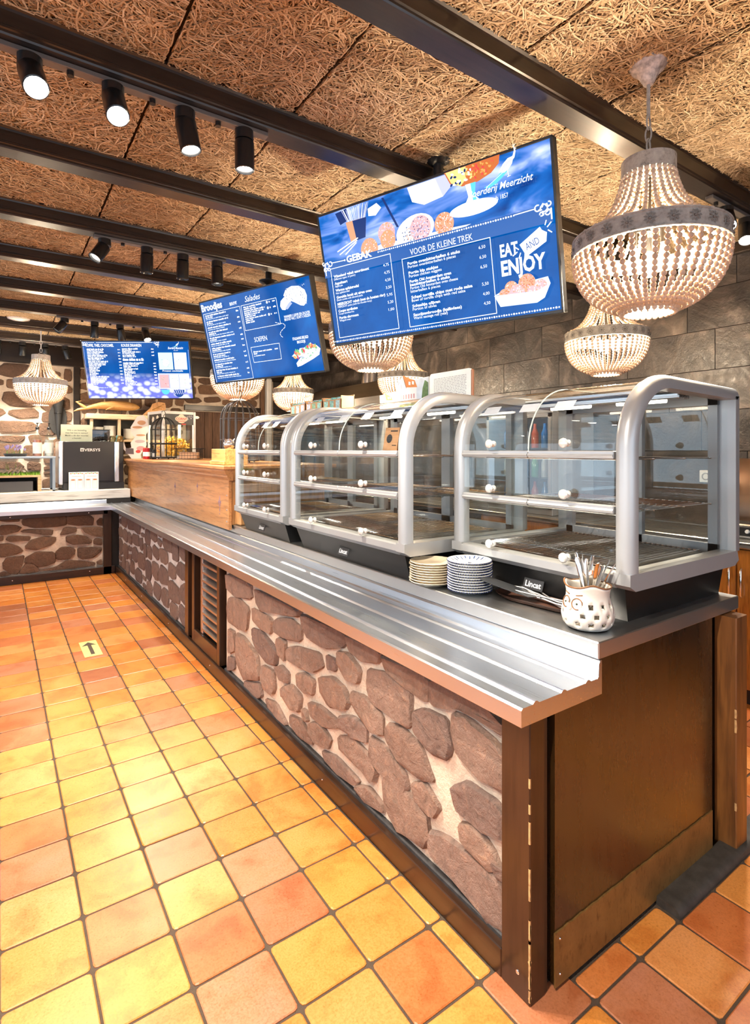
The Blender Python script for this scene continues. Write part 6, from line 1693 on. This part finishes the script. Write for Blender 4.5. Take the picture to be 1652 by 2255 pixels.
MB().box(-.25, .28, -.34, .34, 0, .05, .004).box(-.25, .28, -.34, .34, .80, .86, .004).box(.25, .28, -.34, .34, .05, .80).box(-.25, .25, -.34, -.32, .05, .80).box(-.25, .25, .32, .34, .05, .80).build('shell', FG, fr_)
for k in (0, 1): MB().box(-.262, -.250, -.335 + k * .337, -.002 + k * .337, .05, .80).build('door_glass', GLASS, fr_)
for k in (0, 1):
    m = MB(); a0, a1 = -.335 + k * .337, -.002 + k * .337
    m.box(-.268, -.248, a0, a0 + .025, .05, .80).box(-.268, -.248, a1 - .025, a1, .05, .80).box(-.268, -.248, a0, a1, .05, .08).box(-.268, -.248, a0, a1, .77, .80); m.build('door_frame', FG, fr_)
MB().tube([(-.20, 0, .785), (-.20, .3, .785)], .008, 8).tube([(-.20, -.3, .785), (-.20, 0, .785)], .008, 8).build('light_tube', glow('fridge_light', (.65, .85, 1.0), 14.0), fr_)
for z in (.28, .52): MB().box(-.22, .24, -.315, .315, z, z + .006).build('shelf', glass('fridge_shelf', (.85, .95, .97), 1.0), fr_)
bk_ = 0
for z in (.052, .288, .528):
    for i in range(6):
        c_ = ((.10, .35, .18), (.05, .20, .45), (.55, .10, .06), (.60, .62, .60))[(bk_) % 4]
        m = MB(); m.lathe([(0, 0), (.030, 0), (.030, .12), (.012, .165), (.012, .20), (0, .20)], 12)
        o = tag(m.build('drink_bottle', plain('drink_%d' % (bk_ % 4), c_, .15), None, 50), '%s drink bottle from the wall end on the %s fridge shelf' % (ordinal[i].replace('topmost', 'first'), {.052: 'lowest', .288: 'middle', .528: 'upper'}[z]), 'bottle', 'bottles in the glass fridge'); o.location = (3.68, 2.80 + i * .10, .935 + z + .001); bk_ += 1
so_ = tag(MB().box(4.070, 4.087, 1.80, 1.885, 1.22, 1.305, .004).build('wall_socket', WHITE), 'white socket plate on the slate wall above the back worktop', 'socket')
m = MB(); m.lathe([(.026, .0), (.026, -.002), (.020, -.003), (.018, .004), (0, .004)], 20); m.v = [(4.069 + c, 1.8425 + a, 1.2625 + b) for a, b, c in m.v]; m.build('socket_ring', plain('socket_grey', (.3, .3, .3), .4), so_, 40)

# ------------------------------------------------------------------ on top of the display cases
TOPZ = Z0 + .779
ps = thing('farmhouse_picture', 'printed picture board of white farmhouses with orange roofs on the widest case', 'picture', (1.99, 2.595, TOPZ), -PI / 2)
def house(pz, x, z, s):
    A_ = lambda L: [(x + a * s, z + b * s) for a, b in L]
    pz.poly(A_([(.0, 0), (.0, .42), (.20, .80), (.30, .84), (.46, .56), (.98, .50), (.98, 0)]), plain('house_white', (.74, .74, .76), .6))
    pz.poly(A_([(.28, .88), (.90, .66), (1.02, .44), (.48, .48)]), plain('roof_orange', (.58, .20, .05), .6))
    pz.line(A_([(-.03, .38), (.14, .76), (.29, .88), (.48, .46)]), .004, plain('roof_edge', (.05, .045, .06), .6))
    for k in range(7): pz.poly(A_([(.05 + k * .13, .12), (.12 + k * .13, .12), (.12 + k * .13, .26), (.05 + k * .13, .26)]), plain('window_rose', (.45, .25, .28), .6))
    pz.poly(A_([(.17, .45), (.27, .45), (.22, .62)]), plain('window_grey', (.35, .36, .42), .6))
    for k in range(2): pz.poly(A_([(.60 + k * .17, .55), (.70 + k * .17, .53), (.70 + k * .17, .63), (.60 + k * .17, .65)]), plain('dormer', (.8, .8, .8), .6))
SKY = plain('print_sky', (.58, .66, .76), .6, nz=(9, .2)); GRN = plain('print_garden', (.16, .30, .06), .7, nz=(60, .7))
m = MB(); m.prism([(-.235, 0), (.24, 0), (.24, .182), (-.06, .178), (-.06, .125), (-.235, .112)], -.004, .004, 'y'); m.build('board', PAPER, ps)
pz = Print(ps, -.0042)
pz.poly([(-.233, .002), (-.06, .002), (-.06, .122), (-.233, .110)], SKY); pz.poly([(-.06, .002), (.238, .002), (.238, .180), (-.06, .176)], SKY)
pz.poly([(-.233, .002), (.238, .002), (.238, .055), (.12, .05), (-.02, .040), (-.06, .022), (-.233, .02)], GRN)
house(pz, -.055, .048, .19); house(pz, -.215, .022, .115)
pz.poly([(.18, .05), (.238, .05), (.238, .15), (.21, .165), (.19, .12)], plain('print_tree', (.06, .14, .05), .7, nz=(60, .5)))
for i in range(40): pz.poly(disc_poly(rnd.uniform(-.05, .235), rnd.uniform(.006, .048), .008, .005, 6), plain(('print_bush_a', 'print_bush_b', 'print_bush_c')[i % 3], ((.30, .42, .05), (.07, .18, .04), (.48, .44, .22))[i % 3], .7))
pz.done('printed_picture')
MB().box(-.10, .10, .004, .06, 0, .004).build('foot', BLACKM, ps)
cd = thing('info_card', 'white rounded information card with printed text on the widest case', 'card', (1.99, 2.185, TOPZ), -PI / 2)
m = MB(); m.prism([(-.16, 0), (.165, 0), (.165, .175), (.158, .186), (.148, .190), (-.145, .192), (-.155, .188), (-.16, .178)], -.005, .005, 'y'); m.build('card', PAPER, cd)
MB().box(.166, .182, -.012, .002, 0, .182, .004).build('card_edge', plain('rust_card', (.30, .12, .06), .5), cd)
pz = Print(cd, -.0052); GT = plain('grey_print', (.32, .32, .33), .6)
for i in range(14):
    x = -.125
    while x < .125: w = rnd.uniform(.008, .026); pz.poly([(x, .158 - i * .0082), (min(.13, x + w), .158 - i * .0082), (min(.13, x + w), .1615 - i * .0082), (x, .1615 - i * .0082)], GT); pz.layer -= 1; x += w + .004
pz.done('printed_text'); MB().box(-.06, .06, .005, .06, 0, .004).build('foot', WHITE, cd)
# cardboard cup boxes with printed mugs
CAD = plain('kraft_cardboard', (.46, .25, .12), .75, nz=(30, .12))
for i in range(3):
    y = 3.60 - i * .245; W_b = .235
    t = thing('mug_box', ('kraft box of patterned mugs nearest the pipe casing', 'kraft box of patterned mugs in the middle of three', 'kraft box of patterned mugs nearest the farmhouse picture')[i], 'box', (1.83, y - .03, TOPZ), -PI / 2, 'kraft mug boxes on the display case')
    MB().box(-W_b / 2, W_b / 2, -.05, -.046, 0, .095).box(-W_b / 2, W_b / 2, .046, .05, 0, .125).box(-W_b / 2, -W_b / 2 + .004, -.05, .05, 0, .115).box(W_b / 2 - .004, W_b / 2, -.05, .05, 0, .115).box(-W_b / 2, W_b / 2, -.05, .05, 0, .003).build('tray', CAD, t)
    for k in range(3):
        c_ = ((.16, .40, .36), (.30, .48, .52), (.42, .45, .55), (.14, .32, .20), (.22, .50, .46))[(i * 2 + k) % 5]
        for row in (0, 1):
            mg = MB(); mg.lathe([(0, .004), (.021, .004), (.029, .098 + .012 * row), (.031, .104 + .012 * row), (.026, .104 + .012 * row), (.018, .012), (0, .012)], 18, (-.075 + .075 * k, -.0 + .0 * row - .02 + row * .045, 0)); mg.build('mug', plain('mug_%d' % ((i * 2 + k) % 5), c_, .35, nz=(90, .5)), t, 50)
        pz = Print(t, -.0502); x = -.075 + .075 * k
        pz.poly([(x - .018, .01), (x + .018, .01), (x + .026, .088), (x - .026, .088)], plain('mug_%d' % ((i * 2 + k) % 5), c_, .35)); pz.done('printed_mug')
# small kraft tent card inside the widest case
tc = thing('tent_card', 'kraft tent card with a round face drawing inside the widest case', 'card', (1.60, 2.19, Z0 + .531), -PI / 2 + .25)
m = MB(); m.add([(-.045, -.01, 0), (.045, -.01, 0), (.045, .02, .13), (-.045, .02, .13), (.045, .05, 0), (-.045, .05, 0)], ((0, 1, 2, 3), (2, 4, 5, 3))); m.build('card', CAD, tc)
pz = Print(tc, 0.0)
def lean(L): return [(a, -.0108 + b * .2308, b) for a, b in L]
m = MB(); m.add(lean(disc_poly(-.012, .075, .018, .022, 14)), (tuple(range(14)),)); m.add(lean([(-.01, .11), (.035, .11), (.035, .116), (-.01, .116)]), ((0, 1, 2, 3),)); m.add(lean([(.01, .04), (.036, .04), (.036, .044), (.01, .044)]), ((0, 1, 2, 3),)); m.build('printed_face', INK, tc)
# floor arrow sticker
ar = tag(MB().box(.499, .614, 4.288, 4.641, .0016, .0022).build('floor_sticker', plain('yellow_sticker', (.78, .68, .22), .5, nz=(8, .1))), 'pale yellow floor sticker with a dark arrow', 'sticker')
m = MB(); m.prism([(.545, 4.33), (.570, 4.33), (.570, 4.54), (.604, 4.535), (.5575, 4.615), (.508, 4.535), (.545, 4.54)], .0022, .0025, 'z'); m.build('arrow', plain('arrow_brown', (.075, .05, .035), .6), ar)
for o in bpy.data.objects:
    if o.name.split('.')[0] in ('printed_picture', 'flower_relief', 'printed_sign', 'printed_text', 'printed_label', 'worn_edge', 'wire_mesh'): o['kind'] = 'stuff'
